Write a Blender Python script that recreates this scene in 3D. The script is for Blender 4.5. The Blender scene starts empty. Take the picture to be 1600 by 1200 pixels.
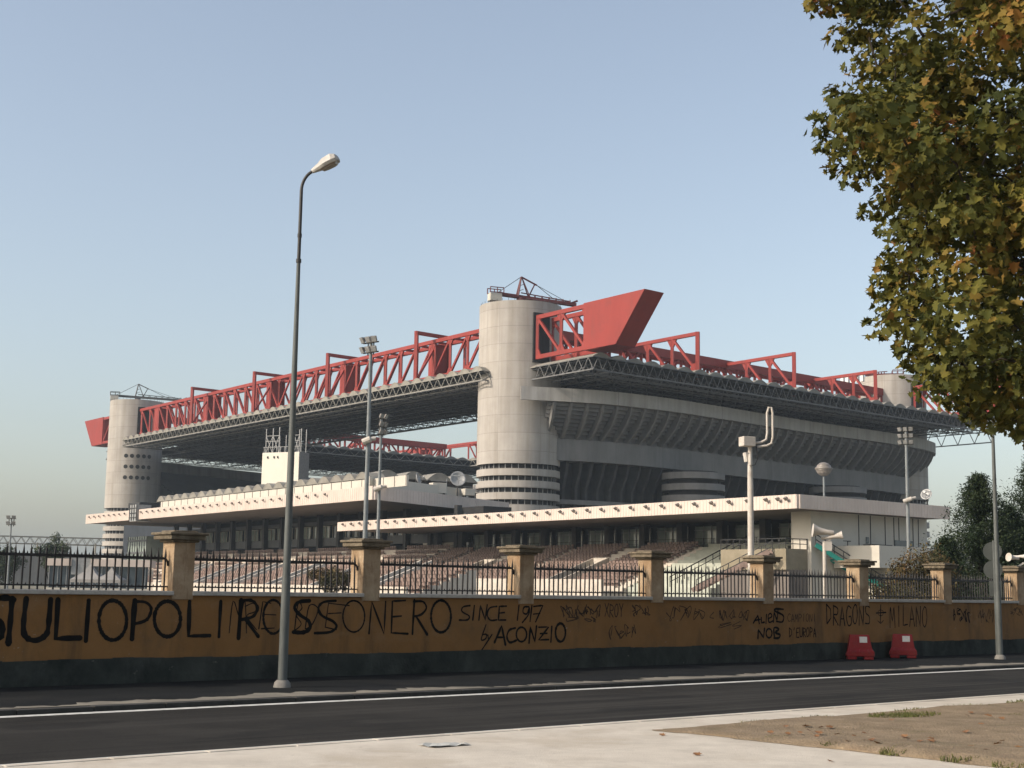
import bpy, bmesh, math, random
import numpy as np
from mathutils import Vector, Matrix
rng = random.Random(7)
nrg = np.random.default_rng(11)
scene = bpy.context.scene
R = math.radians

# ------------------------------------------------------------------ camera
cam_d = bpy.data.cameras.new('camera')
cam = bpy.data.objects.new('camera', cam_d)
scene.collection.objects.link(cam)
cam_d.sensor_width = 36.0
cam_d.lens = 2200.0 / 1600.0 * 36.0
cam_d.clip_start = 0.1
cam_d.clip_end = 6000.0
PITCH = math.atan(317 / 2200.0)
ROLL = 0.0165
_f = Vector((0, math.cos(PITCH), math.sin(PITCH)))
_u0 = Vector((0, -math.sin(PITCH), math.cos(PITCH)))
_r0 = Vector((1, 0, 0))
_r = _r0 * math.cos(ROLL) + _u0 * math.sin(ROLL)
_u = _u0 * math.cos(ROLL) - _r0 * math.sin(ROLL)
M = Matrix(((_r.x, _u.x, -_f.x, 0), (_r.y, _u.y, -_f.y, 0), (_r.z, _u.z, -_f.z, 1.65), (0, 0, 0, 1)))
cam.matrix_world = M
scene.camera = cam

# ------------------------------------------------------------------ light
SUN_EL = R(31.0)
SUN_DIR = Vector((-0.915, -0.403, 0)).normalized()      # horizontal direction towards the sun
world = bpy.data.worlds.new('World')
scene.world = world
world.use_nodes = True
nt = world.node_tree
bg = nt.nodes['Background']
sky = nt.nodes.new('ShaderNodeTexSky')
sky.sky_type = 'NISHITA'
sky.sun_disc = False
sky.sun_elevation = SUN_EL
sky.sun_rotation = math.atan2(SUN_DIR.x, SUN_DIR.y)
sky.altitude = 120
sky.air_density = 1.15
sky.dust_density = 3.0
sky.ozone_density = 1.1
hs = nt.nodes.new('ShaderNodeHueSaturation')        # dusty autumn air: a greyer sky
hs.inputs['Saturation'].default_value = 0.72
nt.links.new(sky.outputs[0], hs.inputs['Color'])
nt.links.new(hs.outputs[0], bg.inputs[0])
bg.inputs[1].default_value = 0.15
sun_d = bpy.data.lights.new('sun', 'SUN')
sun_d.energy = 3.1
sun_d.angle = R(0.6)
sun_d.color = (1.0, 0.885, 0.75)
sun = bpy.data.objects.new('sun', sun_d)
scene.collection.objects.link(sun)
sd = Vector((SUN_DIR.x * math.cos(SUN_EL), SUN_DIR.y * math.cos(SUN_EL), math.sin(SUN_EL)))
sun.rotation_euler = sd.to_track_quat('Z', 'Y').to_euler()
sun.location = (0, 0, 90)
scene.view_settings.view_transform = 'Standard'
scene.view_settings.look = 'None'
scene.view_settings.exposure = 0.36
scene.view_settings.gamma = 1.0
scene.cycles.volume_bounces = 1
scene.cycles.max_bounces = 6

# ------------------------------------------------------------------ helpers
ORG = {}

class MB:
    """collects shapes, links them as one mesh object"""
    def __init__(self):
        self.v = []; self.f = []; self.uv = None
    def add(self, vs, fs):
        n = len(self.v)
        self.v.extend([tuple(p) for p in vs])
        self.f.extend([tuple(i + n for i in f) for f in fs])
    def hexa(self, p):   # 8 points: bottom 4 then top 4
        self.add(p, [(0, 3, 2, 1), (4, 5, 6, 7), (0, 1, 5, 4), (1, 2, 6, 5), (2, 3, 7, 6), (3, 0, 4, 7)])
    def fbox(self, fr, s0, s1, v0, v1, z0, z1):
        self.hexa([fr(s0, v0, z0), fr(s1, v0, z0), fr(s1, v1, z0), fr(s0, v1, z0),
                   fr(s0, v0, z1), fr(s1, v0, z1), fr(s1, v1, z1), fr(s0, v1, z1)])
    def bar(self, a, b, w, h=None, up=(0, 0, 1)):
        a = Vector(a); b = Vector(b); h = h or w
        d = b - a
        if d.length < 1e-6: return
        d.normalize(); up = Vector(up)
        if abs(d.dot(up)) > 0.98: up = Vector((0.31, 0.95, 0))
        x = d.cross(up).normalized(); y = x.cross(d).normalized()
        c = [(-w / 2, -h / 2), (w / 2, -h / 2), (w / 2, h / 2), (-w / 2, h / 2)]
        self.hexa([a + x * i + y * j for i, j in c] + [b + x * i + y * j for i, j in c])
    def tube(self, pts, r, n=8, cap=True):
        pts = [Vector(p) for p in pts]
        rs = r if isinstance(r, (list, tuple)) else [r] * len(pts)
        base = len(self.v); prevx = None
        for i, p in enumerate(pts):
            d = (pts[min(i + 1, len(pts) - 1)] - pts[max(i - 1, 0)]).normalized()
            ref = prevx if prevx is not None else (Vector((0, 0, 1)) if abs(d.z) < 0.95 else Vector((1, 0, 0)))
            x = (ref - d * ref.dot(d))
            if x.length < 1e-5: x = Vector((0, 1, 0)) - d * d.y
            x.normalize(); prevx = x; y = d.cross(x)
            for k in range(n):
                a = 2 * math.pi * k / n
                self.v.append(tuple(p + (x * math.cos(a) + y * math.sin(a)) * rs[i]))
        for i in range(len(pts) - 1):
            for k in range(n):
                a = base + i * n + k; b = base + i * n + (k + 1) % n
                self.f.append((a, b, b + n, a + n))
        if cap:
            self.f.append(tuple(base + k for k in reversed(range(n))))
            e = base + (len(pts) - 1) * n
            self.f.append(tuple(e + k for k in range(n)))
    def lathe(self, c, prof, n=32, cap=True):   # prof: (radius, z)
        base = len(self.v); cx, cy = c[0], c[1]
        for r, z in prof:
            for k in range(n):
                a = 2 * math.pi * k / n
                self.v.append((cx + r * math.cos(a), cy + r * math.sin(a), z))
        for i in range(len(prof) - 1):
            for k in range(n):
                a = base + i * n + k; b = base + i * n + (k + 1) % n
                self.f.append((a, b, b + n, a + n))
        if cap:
            self.f.append(tuple(base + k for k in reversed(range(n))))
            e = base + (len(prof) - 1) * n
            self.f.append(tuple(e + k for k in range(n)))
    def prism(self, poly, z0, z1):
        n = len(poly)
        vs = [(x, y, z0) for x, y in poly] + [(x, y, z1) for x, y in poly]
        fs = [tuple(reversed(range(n))), tuple(range(n, 2 * n))]
        fs += [(i, (i + 1) % n, n + (i + 1) % n, n + i) for i in range(n)]
        self.add(vs, fs)
    def extrude(self, pts, d):   # closed planar loop of 3d points swept by vector d
        n = len(pts); d = Vector(d)
        vs = [Vector(p) for p in pts]; vs += [p + d for p in vs]
        fs = [tuple(reversed(range(n))), tuple(range(n, 2 * n))]
        fs += [(i, (i + 1) % n, n + (i + 1) % n, n + i) for i in range(n)]
        self.add(vs, fs)
    def build(self, name, mat, parent=None, smooth=False, recalc=True, bevel=0.0, label=None):
        me = bpy.data.meshes.new(name)
        o = bpy.data.objects.new(name, me)
        org = ORG.get(parent.name, Vector((0, 0, 0))) if parent else Vector((0, 0, 0))
        me.from_pydata([(x - org.x, y - org.y, z - org.z) for x, y, z in self.v], [], self.f)
        if recalc:
            bm = bmesh.new(); bm.from_mesh(me)
            bmesh.ops.recalc_face_normals(bm, faces=bm.faces)
            bm.to_mesh(me); bm.free()
        me.materials.append(mat)
        if smooth:
            me.polygons.foreach_set('use_smooth', [True] * len(me.polygons))
            try: me.set_sharp_from_angle(angle=R(40))
            except Exception: pass
        scene.collection.objects.link(o)
        if parent: o.parent = parent
        ORG[o.name] = org
        if bevel:
            m = o.modifiers.new('bevel', 'BEVEL'); m.width = bevel; m.segments = 2; m.limit_method = 'ANGLE'
        if label: o['label'] = label
        return o

def thing(name, label, cat, loc, group=None):
    o = bpy.data.objects.new(name, None)
    o.empty_display_size = 0.2
    scene.collection.objects.link(o)
    o.location = loc
    ORG[o.name] = Vector(loc)
    o['label'] = label; o['category'] = cat
    if group: o['group'] = group
    return o

def tag(o, label, cat, group=None):
    o['label'] = label; o['category'] = cat
    if group: o['group'] = group
    return o

def setting(o, kind='structure'):
    o['kind'] = kind
    return o

def copy_thing(src, loc, label, group=None):
    r = src.copy(); scene.collection.objects.link(r); r.location = loc
    ORG[r.name] = Vector(loc)
    r['label'] = label
    if group: r['group'] = group
    for ch in list(src.children):
        c = ch.copy(); scene.collection.objects.link(c); c.parent = r
        for g in list(ch.children):
            d = g.copy(); scene.collection.objects.link(d); d.parent = c
    return r

def frame(o, ex, ey):
    o = Vector(o); ex = Vector(ex); ey = Vector(ey)
    return lambda s, v, z: o + ex * s + ey * v + Vector((0, 0, z))

# ------------------------------------------------------------------ materials
def mat(name, c1, c2=None, scale=4.0, rough=0.8, metal=0.0, bump=0.0, bscale=None, spec=0.3, detail=6.0, stretch=None,
        dirt=None, dirt_scale=0.6, dirt_amt=0.5, coord='Object'):
    m = bpy.data.materials.new(name); m.use_nodes = True
    t = m.node_tree; b = t.nodes['Principled BSDF']
    b.inputs['Roughness'].default_value = rough
    b.inputs['Metallic'].default_value = metal
    b.inputs['Specular IOR Level'].default_value = spec
    c2 = c2 or tuple(x * 0.8 for x in c1)
    tc = t.nodes.new('ShaderNodeTexCoord')
    vec = tc.outputs[coord]
    if stretch:
        mp = t.nodes.new('ShaderNodeMapping'); mp.inputs['Scale'].default_value = stretch
        t.links.new(vec, mp.inputs['Vector']); vec = mp.outputs[0]
    n = t.nodes.new('ShaderNodeTexNoise'); n.inputs['Scale'].default_value = scale; n.inputs['Detail'].default_value = detail
    n.inputs['Roughness'].default_value = 0.65
    t.links.new(vec, n.inputs['Vector'])
    r = t.nodes.new('ShaderNodeValToRGB')
    r.color_ramp.elements[0].position = 0.32; r.color_ramp.elements[0].color = (*c1, 1)
    r.color_ramp.elements[1].position = 0.68; r.color_ramp.elements[1].color = (*c2, 1)
    t.links.new(n.outputs['Fac'], r.inputs[0])
    col = r.outputs[0]
    if dirt:
        n2 = t.nodes.new('ShaderNodeTexNoise'); n2.inputs['Scale'].default_value = dirt_scale; n2.inputs['Detail'].default_value = 8
        n2.inputs['Roughness'].default_value = 0.7
        t.links.new(tc.outputs[coord], n2.inputs['Vector'])
        r2 = t.nodes.new('ShaderNodeValToRGB')
        r2.color_ramp.elements[0].position = 0.48; r2.color_ramp.elements[0].color = (0, 0, 0, 1)
        r2.color_ramp.elements[1].position = 0.72; r2.color_ramp.elements[1].color = (dirt_amt,) * 3 + (1,)
        t.links.new(n2.outputs['Fac'], r2.inputs[0])
        mx = t.nodes.new('ShaderNodeMix'); mx.data_type = 'RGBA'
        t.links.new(r2.outputs[0], mx.inputs[0]); t.links.new(col, mx.inputs[6]); mx.inputs[7].default_value = (*dirt, 1)
        col = mx.outputs[2]
    t.links.new(col, b.inputs['Base Color'])
    if bump:
        bn = t.nodes.new('ShaderNodeTexNoise'); bn.inputs['Scale'].default_value = bscale or scale * 6; bn.inputs['Detail'].default_value = 5
        t.links.new(tc.outputs[coord], bn.inputs['Vector'])
        bp = t.nodes.new('ShaderNodeBump'); bp.inputs['Strength'].default_value = bump; bp.inputs['Distance'].default_value = 0.05
        t.links.new(bn.outputs['Fac'], bp.inputs['Height']); t.links.new(bp.outputs[0], b.inputs['Normal'])
    return m

def concrete_panels(name, c1, c2, bw, bh, seam=0.55):
    """UV in metres; faint cast-panel seams plus vertical weather streaks"""
    m = mat(name, c1, c2, scale=0.25, rough=0.85, bump=0.0, detail=8)
    t = m.node_tree; b = t.nodes['Principled BSDF']
    src = b.inputs['Base Color'].links[0].from_socket
    uv = t.nodes.new('ShaderNodeUVMap')
    br = t.nodes.new('ShaderNodeTexBrick')
    br.offset = 0.0; br.inputs['Scale'].default_value = 1.0
    br.inputs['Brick Width'].default_value = bw; br.inputs['Row Height'].default_value = bh
    br.inputs['Mortar Size'].default_value = 0.045; br.inputs['Mortar Smooth'].default_value = 0.3
    br.inputs['Color1'].default_value = (1, 1, 1, 1); br.inputs['Color2'].default_value = (0.90, 0.90, 0.89, 1)
    br.inputs['Mortar'].default_value = (seam, seam, seam, 1)
    t.links.new(uv.outputs[0], br.inputs['Vector'])
    mp = t.nodes.new('ShaderNodeMapping'); mp.inputs['Scale'].default_value = (0.9, 0.05, 1)
    t.links.new(uv.outputs[0], mp.inputs['Vector'])
    st = t.nodes.new('ShaderNodeTexNoise'); st.inputs['Scale'].default_value = 1.0; st.inputs['Detail'].default_value = 6
    t.links.new(mp.outputs[0], st.inputs['Vector'])
    rr = t.nodes.new('ShaderNodeValToRGB')
    rr.color_ramp.elements[0].position = 0.3; rr.color_ramp.elements[0].color = (0.80, 0.78, 0.75, 1)
    rr.color_ramp.elements[1].position = 0.62; rr.color_ramp.elements[1].color = (1, 1, 1, 1)
    t.links.new(st.outputs['Fac'], rr.inputs[0])
    m1 = t.nodes.new('ShaderNodeMix'); m1.data_type = 'RGBA'; m1.blend_type = 'MULTIPLY'; m1.inputs[0].default_value = 1
    t.links.new(src, m1.inputs[6]); t.links.new(br.outputs[0], m1.inputs[7])
    m2 = t.nodes.new('ShaderNodeMix'); m2.data_type = 'RGBA'; m2.blend_type = 'MULTIPLY'; m2.inputs[0].default_value = 1
    t.links.new(m1.outputs[2], m2.inputs[6]); t.links.new(rr.outputs[0], m2.inputs[7])
    t.links.new(m2.outputs[2], b.inputs['Base Color'])
    return m

def leaf_material(name, stops, transl=0.3, clump=0.5, tint=(1.25, 0.85, 0.5), rough=0.55):
    m = bpy.data.materials.new(name); m.use_nodes = True
    t = m.node_tree; b = t.nodes['Principled BSDF']
    b.inputs['Roughness'].default_value = rough; b.inputs['Specular IOR Level'].default_value = 0.15
    g = t.nodes.new('ShaderNodeNewGeometry')
    r = t.nodes.new('ShaderNodeValToRGB')
    els = r.color_ramp.elements
    els[0].position = stops[0][0]; els[0].color = (*stops[0][1], 1)
    els[1].position = stops[-1][0]; els[1].color = (*stops[-1][1], 1)
    for p, c in stops[1:-1]:
        e = els.new(p); e.color = (*c, 1)
    tc = t.nodes.new('ShaderNodeTexCoord')
    n = t.nodes.new('ShaderNodeTexNoise'); n.inputs['Scale'].default_value = clump; n.inputs['Detail'].default_value = 3
    t.links.new(tc.outputs['Object'], n.inputs['Vector'])
    ad = t.nodes.new('ShaderNodeMath'); ad.operation = 'MULTIPLY_ADD'; ad.inputs[1].default_value = 0.55; ad.use_clamp = True
    sb = t.nodes.new('ShaderNodeMath'); sb.operation = 'MULTIPLY_ADD'; sb.inputs[1].default_value = 1.6; sb.inputs[2].default_value = -0.58
    t.links.new(n.outputs['Fac'], sb.inputs[0])
    t.links.new(g.outputs['Random Per Island'], ad.inputs[0]); t.links.new(sb.outputs[0], ad.inputs[2])
    t.links.new(ad.outputs[0], r.inputs[0])
    t.links.new(r.outputs[0], b.inputs['Base Color'])
    tr = t.nodes.new('ShaderNodeBsdfTranslucent')
    t.links.new(r.outputs[0], tr.inputs[0])
    mx = t.nodes.new('ShaderNodeMixShader'); mx.inputs[0].default_value = transl
    out = t.nodes['Material Output']
    t.links.new(b.outputs[0], mx.inputs[1]); t.links.new(tr.outputs[0], mx.inputs[2]); t.links.new(mx.outputs[0], out.inputs[0])
    return m

MT = {}
MT['asphalt'] = mat('asphalt', (0.017, 0.0157, 0.0135), (0.028, 0.026, 0.0225), 0.7, 0.95, spec=0.12, bump=0.35, bscale=90, dirt=(0.040, 0.036, 0.031), dirt_scale=0.35, dirt_amt=0.45, stretch=None)
def road_material():
    m = MT['asphalt']; t = m.node_tree; b = t.nodes['Principled BSDF']
    src = b.inputs['Base Color'].links[0].from_socket
    tc = t.nodes.new('ShaderNodeTexCoord')
    rot = t.nodes.new('ShaderNodeMapping'); rot.inputs['Rotation'].default_value = (0, 0, -R(90 - 49.2))
    t.links.new(tc.outputs['Object'], rot.inputs['Vector'])
    col = src
    for sc, size, p0, p1, c, amt in (((0.05, 2.2, 1), 1.0, 0.45, 0.7, (0.046, 0.043, 0.038), 0.7), ((0.10, 5.0, 1), 1.0, 0.58, 0.66, (0.010, 0.0095, 0.009), 0.6), ((0.35, 0.9, 1), 1.0, 0.60, 0.63, (0.013, 0.0125, 0.0115), 0.55), ((0.02, 9.0, 1), 1.0, 0.63, 0.68, (0.07, 0.065, 0.056), 0.5)):
        mp = t.nodes.new('ShaderNodeMapping'); mp.inputs['Scale'].default_value = sc
        t.links.new(rot.outputs[0], mp.inputs['Vector'])
        n = t.nodes.new('ShaderNodeTexNoise'); n.inputs['Scale'].default_value = size; n.inputs['Detail'].default_value = 5
        t.links.new(mp.outputs[0], n.inputs['Vector'])
        r = t.nodes.new('ShaderNodeValToRGB'); r.color_ramp.elements[0].position = p0; r.color_ramp.elements[0].color = (0, 0, 0, 1)
        r.color_ramp.elements[1].position = p1; r.color_ramp.elements[1].color = (amt, amt, amt, 1)
        t.links.new(n.outputs['Fac'], r.inputs[0])
        mx = t.nodes.new('ShaderNodeMix'); mx.data_type = 'RGBA'
        t.links.new(r.outputs[0], mx.inputs[0]); t.links.new(col, mx.inputs[6]); mx.inputs[7].default_value = (*c, 1)
        col = mx.outputs[2]
    t.links.new(col, b.inputs['Base Color'])
road_material()
def stain_layer(m, scale, p0, p1, c, amt, detail=6):
    t = m.node_tree; b = t.nodes['Principled BSDF']; src = b.inputs['Base Color'].links[0].from_socket
    tc = t.nodes.new('ShaderNodeTexCoord'); mp = t.nodes.new('ShaderNodeMapping'); mp.inputs['Scale'].default_value = scale
    t.links.new(tc.outputs['Object'], mp.inputs['Vector'])
    n = t.nodes.new('ShaderNodeTexNoise'); n.inputs['Scale'].default_value = 1.0; n.inputs['Detail'].default_value = detail; n.inputs['Roughness'].default_value = 0.7
    t.links.new(mp.outputs[0], n.inputs['Vector'])
    r = t.nodes.new('ShaderNodeValToRGB'); r.color_ramp.elements[0].position = p0; r.color_ramp.elements[0].color = (0, 0, 0, 1)
    r.color_ramp.elements[1].position = p1; r.color_ramp.elements[1].color = (amt, amt, amt, 1)
    t.links.new(n.outputs['Fac'], r.inputs[0])
    mx = t.nodes.new('ShaderNodeMix'); mx.data_type = 'RGBA'
    t.links.new(r.outputs[0], mx.inputs[0]); t.links.new(src, mx.inputs[6]); mx.inputs[7].default_value = (*c, 1)
    t.links.new(mx.outputs[2], b.inputs['Base Color'])
MT['pavement'] = mat('pavement', (0.009, 0.0105, 0.011), (0.017, 0.018, 0.0185), 1.1, 0.95, spec=0.1, bump=0.3, bscale=60, dirt=(0.034, 0.032, 0.028), dirt_scale=0.8, dirt_amt=0.5)  # shade on the far pavement put into a very dark asphalt colour
MT['pale_strip'] = mat('pale_kerbside', (0.15, 0.135, 0.11), (0.24, 0.215, 0.17), 1.6, 0.95, bump=0.3, bscale=40, dirt=(0.09, 0.085, 0.075), dirt_scale=1.5, dirt_amt=0.7)  # pale tan for the strip beside the kerb
MT['kerb'] = mat('kerb_stone', (0.03, 0.029, 0.026), (0.06, 0.057, 0.05), 3, 0.85, bump=0.2, bscale=40)
MT['paving'] = mat('pale_paving', (0.46, 0.41, 0.34), (0.56, 0.505, 0.425), 1.6, 0.9, bump=0.22, bscale=55, dirt=(0.34, 0.30, 0.25), dirt_scale=1.7, dirt_amt=0.55)
MT['dirt'] = mat('bare_earth', (0.17, 0.125, 0.075), (0.26, 0.195, 0.125), 2.2, 0.95, bump=0.5, bscale=34, dirt=(0.15, 0.105, 0.07), dirt_scale=3.5, dirt_amt=0.6)
MT['ground'] = mat('far_ground', (0.07, 0.075, 0.045), (0.12, 0.115, 0.08), 0.03, 0.95)
MT['track'] = mat('dry_track', (0.13, 0.12, 0.085), (0.20, 0.18, 0.135), 0.2, 0.95)
MT['white_paint'] = mat('road_paint', (0.50, 0.49, 0.455), (0.62, 0.61, 0.57), 5, 0.8, dirt=(0.16, 0.15, 0.14), dirt_scale=6, dirt_amt=0.75)
MT['ochre'] = mat('ochre_render', (0.215, 0.103, 0.031), (0.26, 0.130, 0.043), 1.3, 0.92, bump=0.25, bscale=25, dirt=(0.115, 0.072, 0.038), dirt_scale=0.9, dirt_amt=0.6)
MT['plinth'] = mat('grey_plinth_render', (0.034, 0.039, 0.034), (0.060, 0.064, 0.056), 1.8, 0.95, spec=0.1, bump=0.4, bscale=22, dirt=(0.010, 0.013, 0.012), dirt_scale=1.1, dirt_amt=0.8)
MT['coping'] = mat('stone_coping', (0.36, 0.33, 0.29), (0.50, 0.46, 0.40), 4, 0.9, bump=0.3, bscale=30, dirt=(0.14, 0.12, 0.10), dirt_scale=4, dirt_amt=0.7)
MT['pillar'] = mat('pillar_render', (0.23, 0.145, 0.078), (0.42, 0.32, 0.21), 2.2, 0.92, bump=0.3, bscale=30, dirt=(0.20, 0.12, 0.06), dirt_scale=2.6, dirt_amt=0.7)
MT['cap'] = mat('mossy_cap_stone', (0.10, 0.08, 0.055), (0.20, 0.16, 0.11), 6, 0.95, bump=0.5, bscale=25, dirt=(0.06, 0.055, 0.035), dirt_scale=5, dirt_amt=0.8)
MT['black_iron'] = mat('black_iron', (0.012, 0.012, 0.014), (0.03, 0.025, 0.022), 9, 0.55)
MT['spray'] = mat('black_spray_paint', (0.006, 0.006, 0.006), (0.012, 0.011, 0.010), 5, 0.95, spec=0.08)
MT['spray_thin'] = mat('faded_spray_paint', (0.03, 0.022, 0.016), (0.075, 0.048, 0.028), 6, 0.95, spec=0.08)
MT['pole'] = mat('galvanised_pole', (0.085, 0.092, 0.086), (0.13, 0.138, 0.13), 3, 0.6, metal=0.25, stretch=(3, 3, 0.5), dirt=(0.05, 0.053, 0.048), dirt_scale=2, dirt_amt=0.6)
MT['pole_dark'] = mat('dark_lamp_arm', (0.035, 0.034, 0.032), (0.06, 0.057, 0.054), 3, 0.5, metal=0.3)
MT['mast'] = mat('grey_mast_paint', (0.15, 0.16, 0.16), (0.21, 0.225, 0.225), 2, 0.5)
MT['white_pole'] = mat('white_pole_paint', (0.42, 0.38, 0.33), (0.55, 0.51, 0.455), 3, 0.6, dirt=(0.3, 0.23, 0.15), dirt_scale=2.5, dirt_amt=0.6)
MT['lamp_shell'] = mat('pale_lamp_shell', (0.34, 0.32, 0.285), (0.46, 0.44, 0.40), 6, 0.45)
MT['lamp_glass'] = mat('dull_lamp_glass', (0.16, 0.13, 0.10), (0.24, 0.20, 0.155), 8, 0.25, spec=0.5)
MT['red_plastic'] = mat('red_plastic', (0.20, 0.010, 0.012), (0.27, 0.016, 0.016), 3, 0.45, dirt=(0.2, 0.03, 0.025), dirt_scale=5, dirt_amt=0.6)
MT['label_white'] = mat('white_sticker', (0.6, 0.58, 0.55), (0.7, 0.68, 0.64), 10, 0.6)
MT['conc'] = concrete_panels('tower_concrete', (0.365, 0.335, 0.30), (0.45, 0.415, 0.372), 7.7, 3.1, seam=0.68)
MT['ring'] = concrete_panels('ring_concrete', (0.38, 0.365, 0.34), (0.47, 0.45, 0.42), 9.0, 40, seam=0.5)
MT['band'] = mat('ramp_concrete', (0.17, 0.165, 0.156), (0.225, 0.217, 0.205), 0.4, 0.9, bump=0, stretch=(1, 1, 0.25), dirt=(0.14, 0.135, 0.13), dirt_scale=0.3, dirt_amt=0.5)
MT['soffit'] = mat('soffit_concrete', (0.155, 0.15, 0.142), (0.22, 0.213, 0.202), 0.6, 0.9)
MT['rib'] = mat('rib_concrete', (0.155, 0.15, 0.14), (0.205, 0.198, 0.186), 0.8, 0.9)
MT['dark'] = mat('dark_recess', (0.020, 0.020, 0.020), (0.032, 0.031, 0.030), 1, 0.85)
MT['red'] = mat('red_girder_paint', (0.225, 0.028, 0.021), (0.275, 0.037, 0.028), 0.35, 0.6, stretch=(1, 1, 0.3), dirt=(0.17, 0.034, 0.028), dirt_scale=0.5, dirt_amt=0.5)
MT['roof'] = mat('roof_panels', (0.19, 0.175, 0.145), (0.28, 0.26, 0.22), 0.5, 0.7, dirt=(0.15, 0.14, 0.12), dirt_scale=0.9, dirt_amt=0.5)
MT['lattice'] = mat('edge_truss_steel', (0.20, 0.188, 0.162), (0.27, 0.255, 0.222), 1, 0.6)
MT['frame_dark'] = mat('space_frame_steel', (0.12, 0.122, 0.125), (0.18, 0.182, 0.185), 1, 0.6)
MT['truss_shade'] = mat('shaded_truss_steel', (0.11, 0.109, 0.105), (0.16, 0.157, 0.15), 1, 0.6)  # darker copy of the edge truss steel, shade put into its colour
MT['under_deck'] = mat('roof_underside_shade', (0.04, 0.042, 0.045), (0.065, 0.068, 0.072), 0.5, 0.9)  # near-black colour carries the shade under the roof
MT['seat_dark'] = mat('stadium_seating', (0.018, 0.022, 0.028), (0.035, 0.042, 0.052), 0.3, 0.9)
MT['cream'] = mat('cream_ribbed_cladding', (0.54, 0.45, 0.385), (0.61, 0.515, 0.445), 0.5, 0.6, dirt=(0.46, 0.38, 0.325), dirt_scale=0.4, dirt_amt=0.4)
MT['cream_side'] = MT['cream']
MT['soffit_warm'] = mat('canopy_soffit', (0.13, 0.11, 0.095), (0.17, 0.145, 0.128), 0.5, 0.8)
MT['deck'] = mat('canopy_roof_felt', (0.30, 0.28, 0.26), (0.40, 0.375, 0.345), 0.4, 0.9)
MT['terrace'] = mat('terrace_concrete', (0.46, 0.405, 0.34), (0.58, 0.52, 0.445), 0.8, 0.9, dirt=(0.25, 0.22, 0.18), dirt_scale=1, dirt_amt=0.5)
MT['terrace_pale'] = mat('pale_green_steps', (0.34, 0.35, 0.29), (0.44, 0.45, 0.38), 0.8, 0.9)
MT['seat_brown'] = mat('brown_seat_plastic', (0.155, 0.105, 0.085), (0.25, 0.18, 0.15), 2.0, 0.6)
MT['glass'] = mat('greenish_glass', (0.16, 0.195, 0.175), (0.30, 0.345, 0.30), 0.35, 0.08, spec=0.8)
MT['gallery'] = mat('dark_gallery_cladding', (0.075, 0.08, 0.082), (0.11, 0.115, 0.118), 0.6, 0.7)
MT['glass_dark'] = mat('dark_blue_glass', (0.035, 0.05, 0.06), (0.07, 0.09, 0.10), 0.4, 0.08, spec=0.8)
MT['steel_dark'] = mat('dark_steel', (0.026, 0.026, 0.026), (0.042, 0.041, 0.04), 2, 0.6)
MT['white_panel'] = mat('off_white_panels', (0.46, 0.425, 0.36), (0.55, 0.515, 0.445), 0.6, 0.7, dirt=(0.42, 0.38, 0.3), dirt_scale=0.6, dirt_amt=0.5)
MT['screen'] = mat('blank_cream_panel', (0.60, 0.555, 0.465), (0.66, 0.615, 0.52), 0.3, 0.7)
MT['teal'] = mat('teal_paint', (0.02, 0.22, 0.17), (0.03, 0.28, 0.22), 2, 0.5)
MT['spot_metal'] = mat('spotlight_housing', (0.16, 0.14, 0.12), (0.26, 0.23, 0.2), 4, 0.5, metal=0.2)
MT['grey_metal'] = mat('grey_metal', (0.24, 0.24, 0.235), (0.34, 0.34, 0.33), 4, 0.45, metal=0.2)
MT['bark'] = mat('plane_tree_bark', (0.20, 0.17, 0.12), (0.36, 0.33, 0.25), 3.5, 0.9, bump=0.6, bscale=10)
MT['bark_dark'] = mat('dark_bark', (0.022, 0.017, 0.012), (0.04, 0.031, 0.022), 5, 0.95, bump=0.6, bscale=12)
MT['leaf_plane'] = leaf_material('plane_leaves', [(0.0, (0.026, 0.034, 0.008)), (0.35, (0.056, 0.060, 0.012)), (0.62, (0.112, 0.102, 0.018)), (0.85, (0.19, 0.125, 0.026)), (1.0, (0.27, 0.10, 0.030))], 0.22, 0.55, rough=0.7)
MT['leaf_conifer'] = leaf_material('conifer_needles', [(0.0, (0.012, 0.022, 0.010)), (0.5, (0.022, 0.036, 0.016)), (1.0, (0.042, 0.054, 0.022))], 0.1, 0.8)
MT['leaf_shrub'] = leaf_material('shrub_leaves', [(0.0, (0.04, 0.044, 0.018)), (0.5, (0.085, 0.068, 0.028)), (1.0, (0.17, 0.10, 0.048))], 0.2, 0.7)
MT['leaf_far'] = leaf_material('far_tree_leaves', [(0.0, (0.03, 0.045, 0.022)), (0.6, (0.055, 0.07, 0.03)), (1.0, (0.09, 0.09, 0.04))], 0.15, 0.2)
MT['grass'] = leaf_material('verge_grass', [(0.0, (0.08, 0.09, 0.03)), (0.6, (0.12, 0.125, 0.04)), (1.0, (0.2, 0.17, 0.07))], 0.2, 2)
MT['fallen'] = leaf_material('fallen_leaves', [(0.0, (0.12, 0.06, 0.03)), (0.6, (0.22, 0.11, 0.05)), (1.0, (0.3, 0.17, 0.08))], 0.1, 2)
MT['paper'] = mat('crumpled_paper', (0.34, 0.34, 0.31), (0.46, 0.455, 0.42), 8, 0.8)
stain_layer(MT['ochre'], (2.2, 2.2, 0.35), 0.52, 0.72, (0.075, 0.046, 0.024), 0.7)
stain_layer(MT['ochre'], (0.45, 0.45, 1.1), 0.56, 0.62, (0.24, 0.135, 0.06), 0.55)
stain_layer(MT['ochre'], (6, 6, 9), 0.665, 0.70, (0.34, 0.29, 0.22), 0.6)
stain_layer(MT['plinth'], (1.6, 1.6, 0.5), 0.52, 0.7, (0.085, 0.088, 0.08), 0.45)
stain_layer(MT['plinth'], (5, 5, 8), 0.66, 0.71, (0.22, 0.20, 0.17), 0.5)
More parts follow.
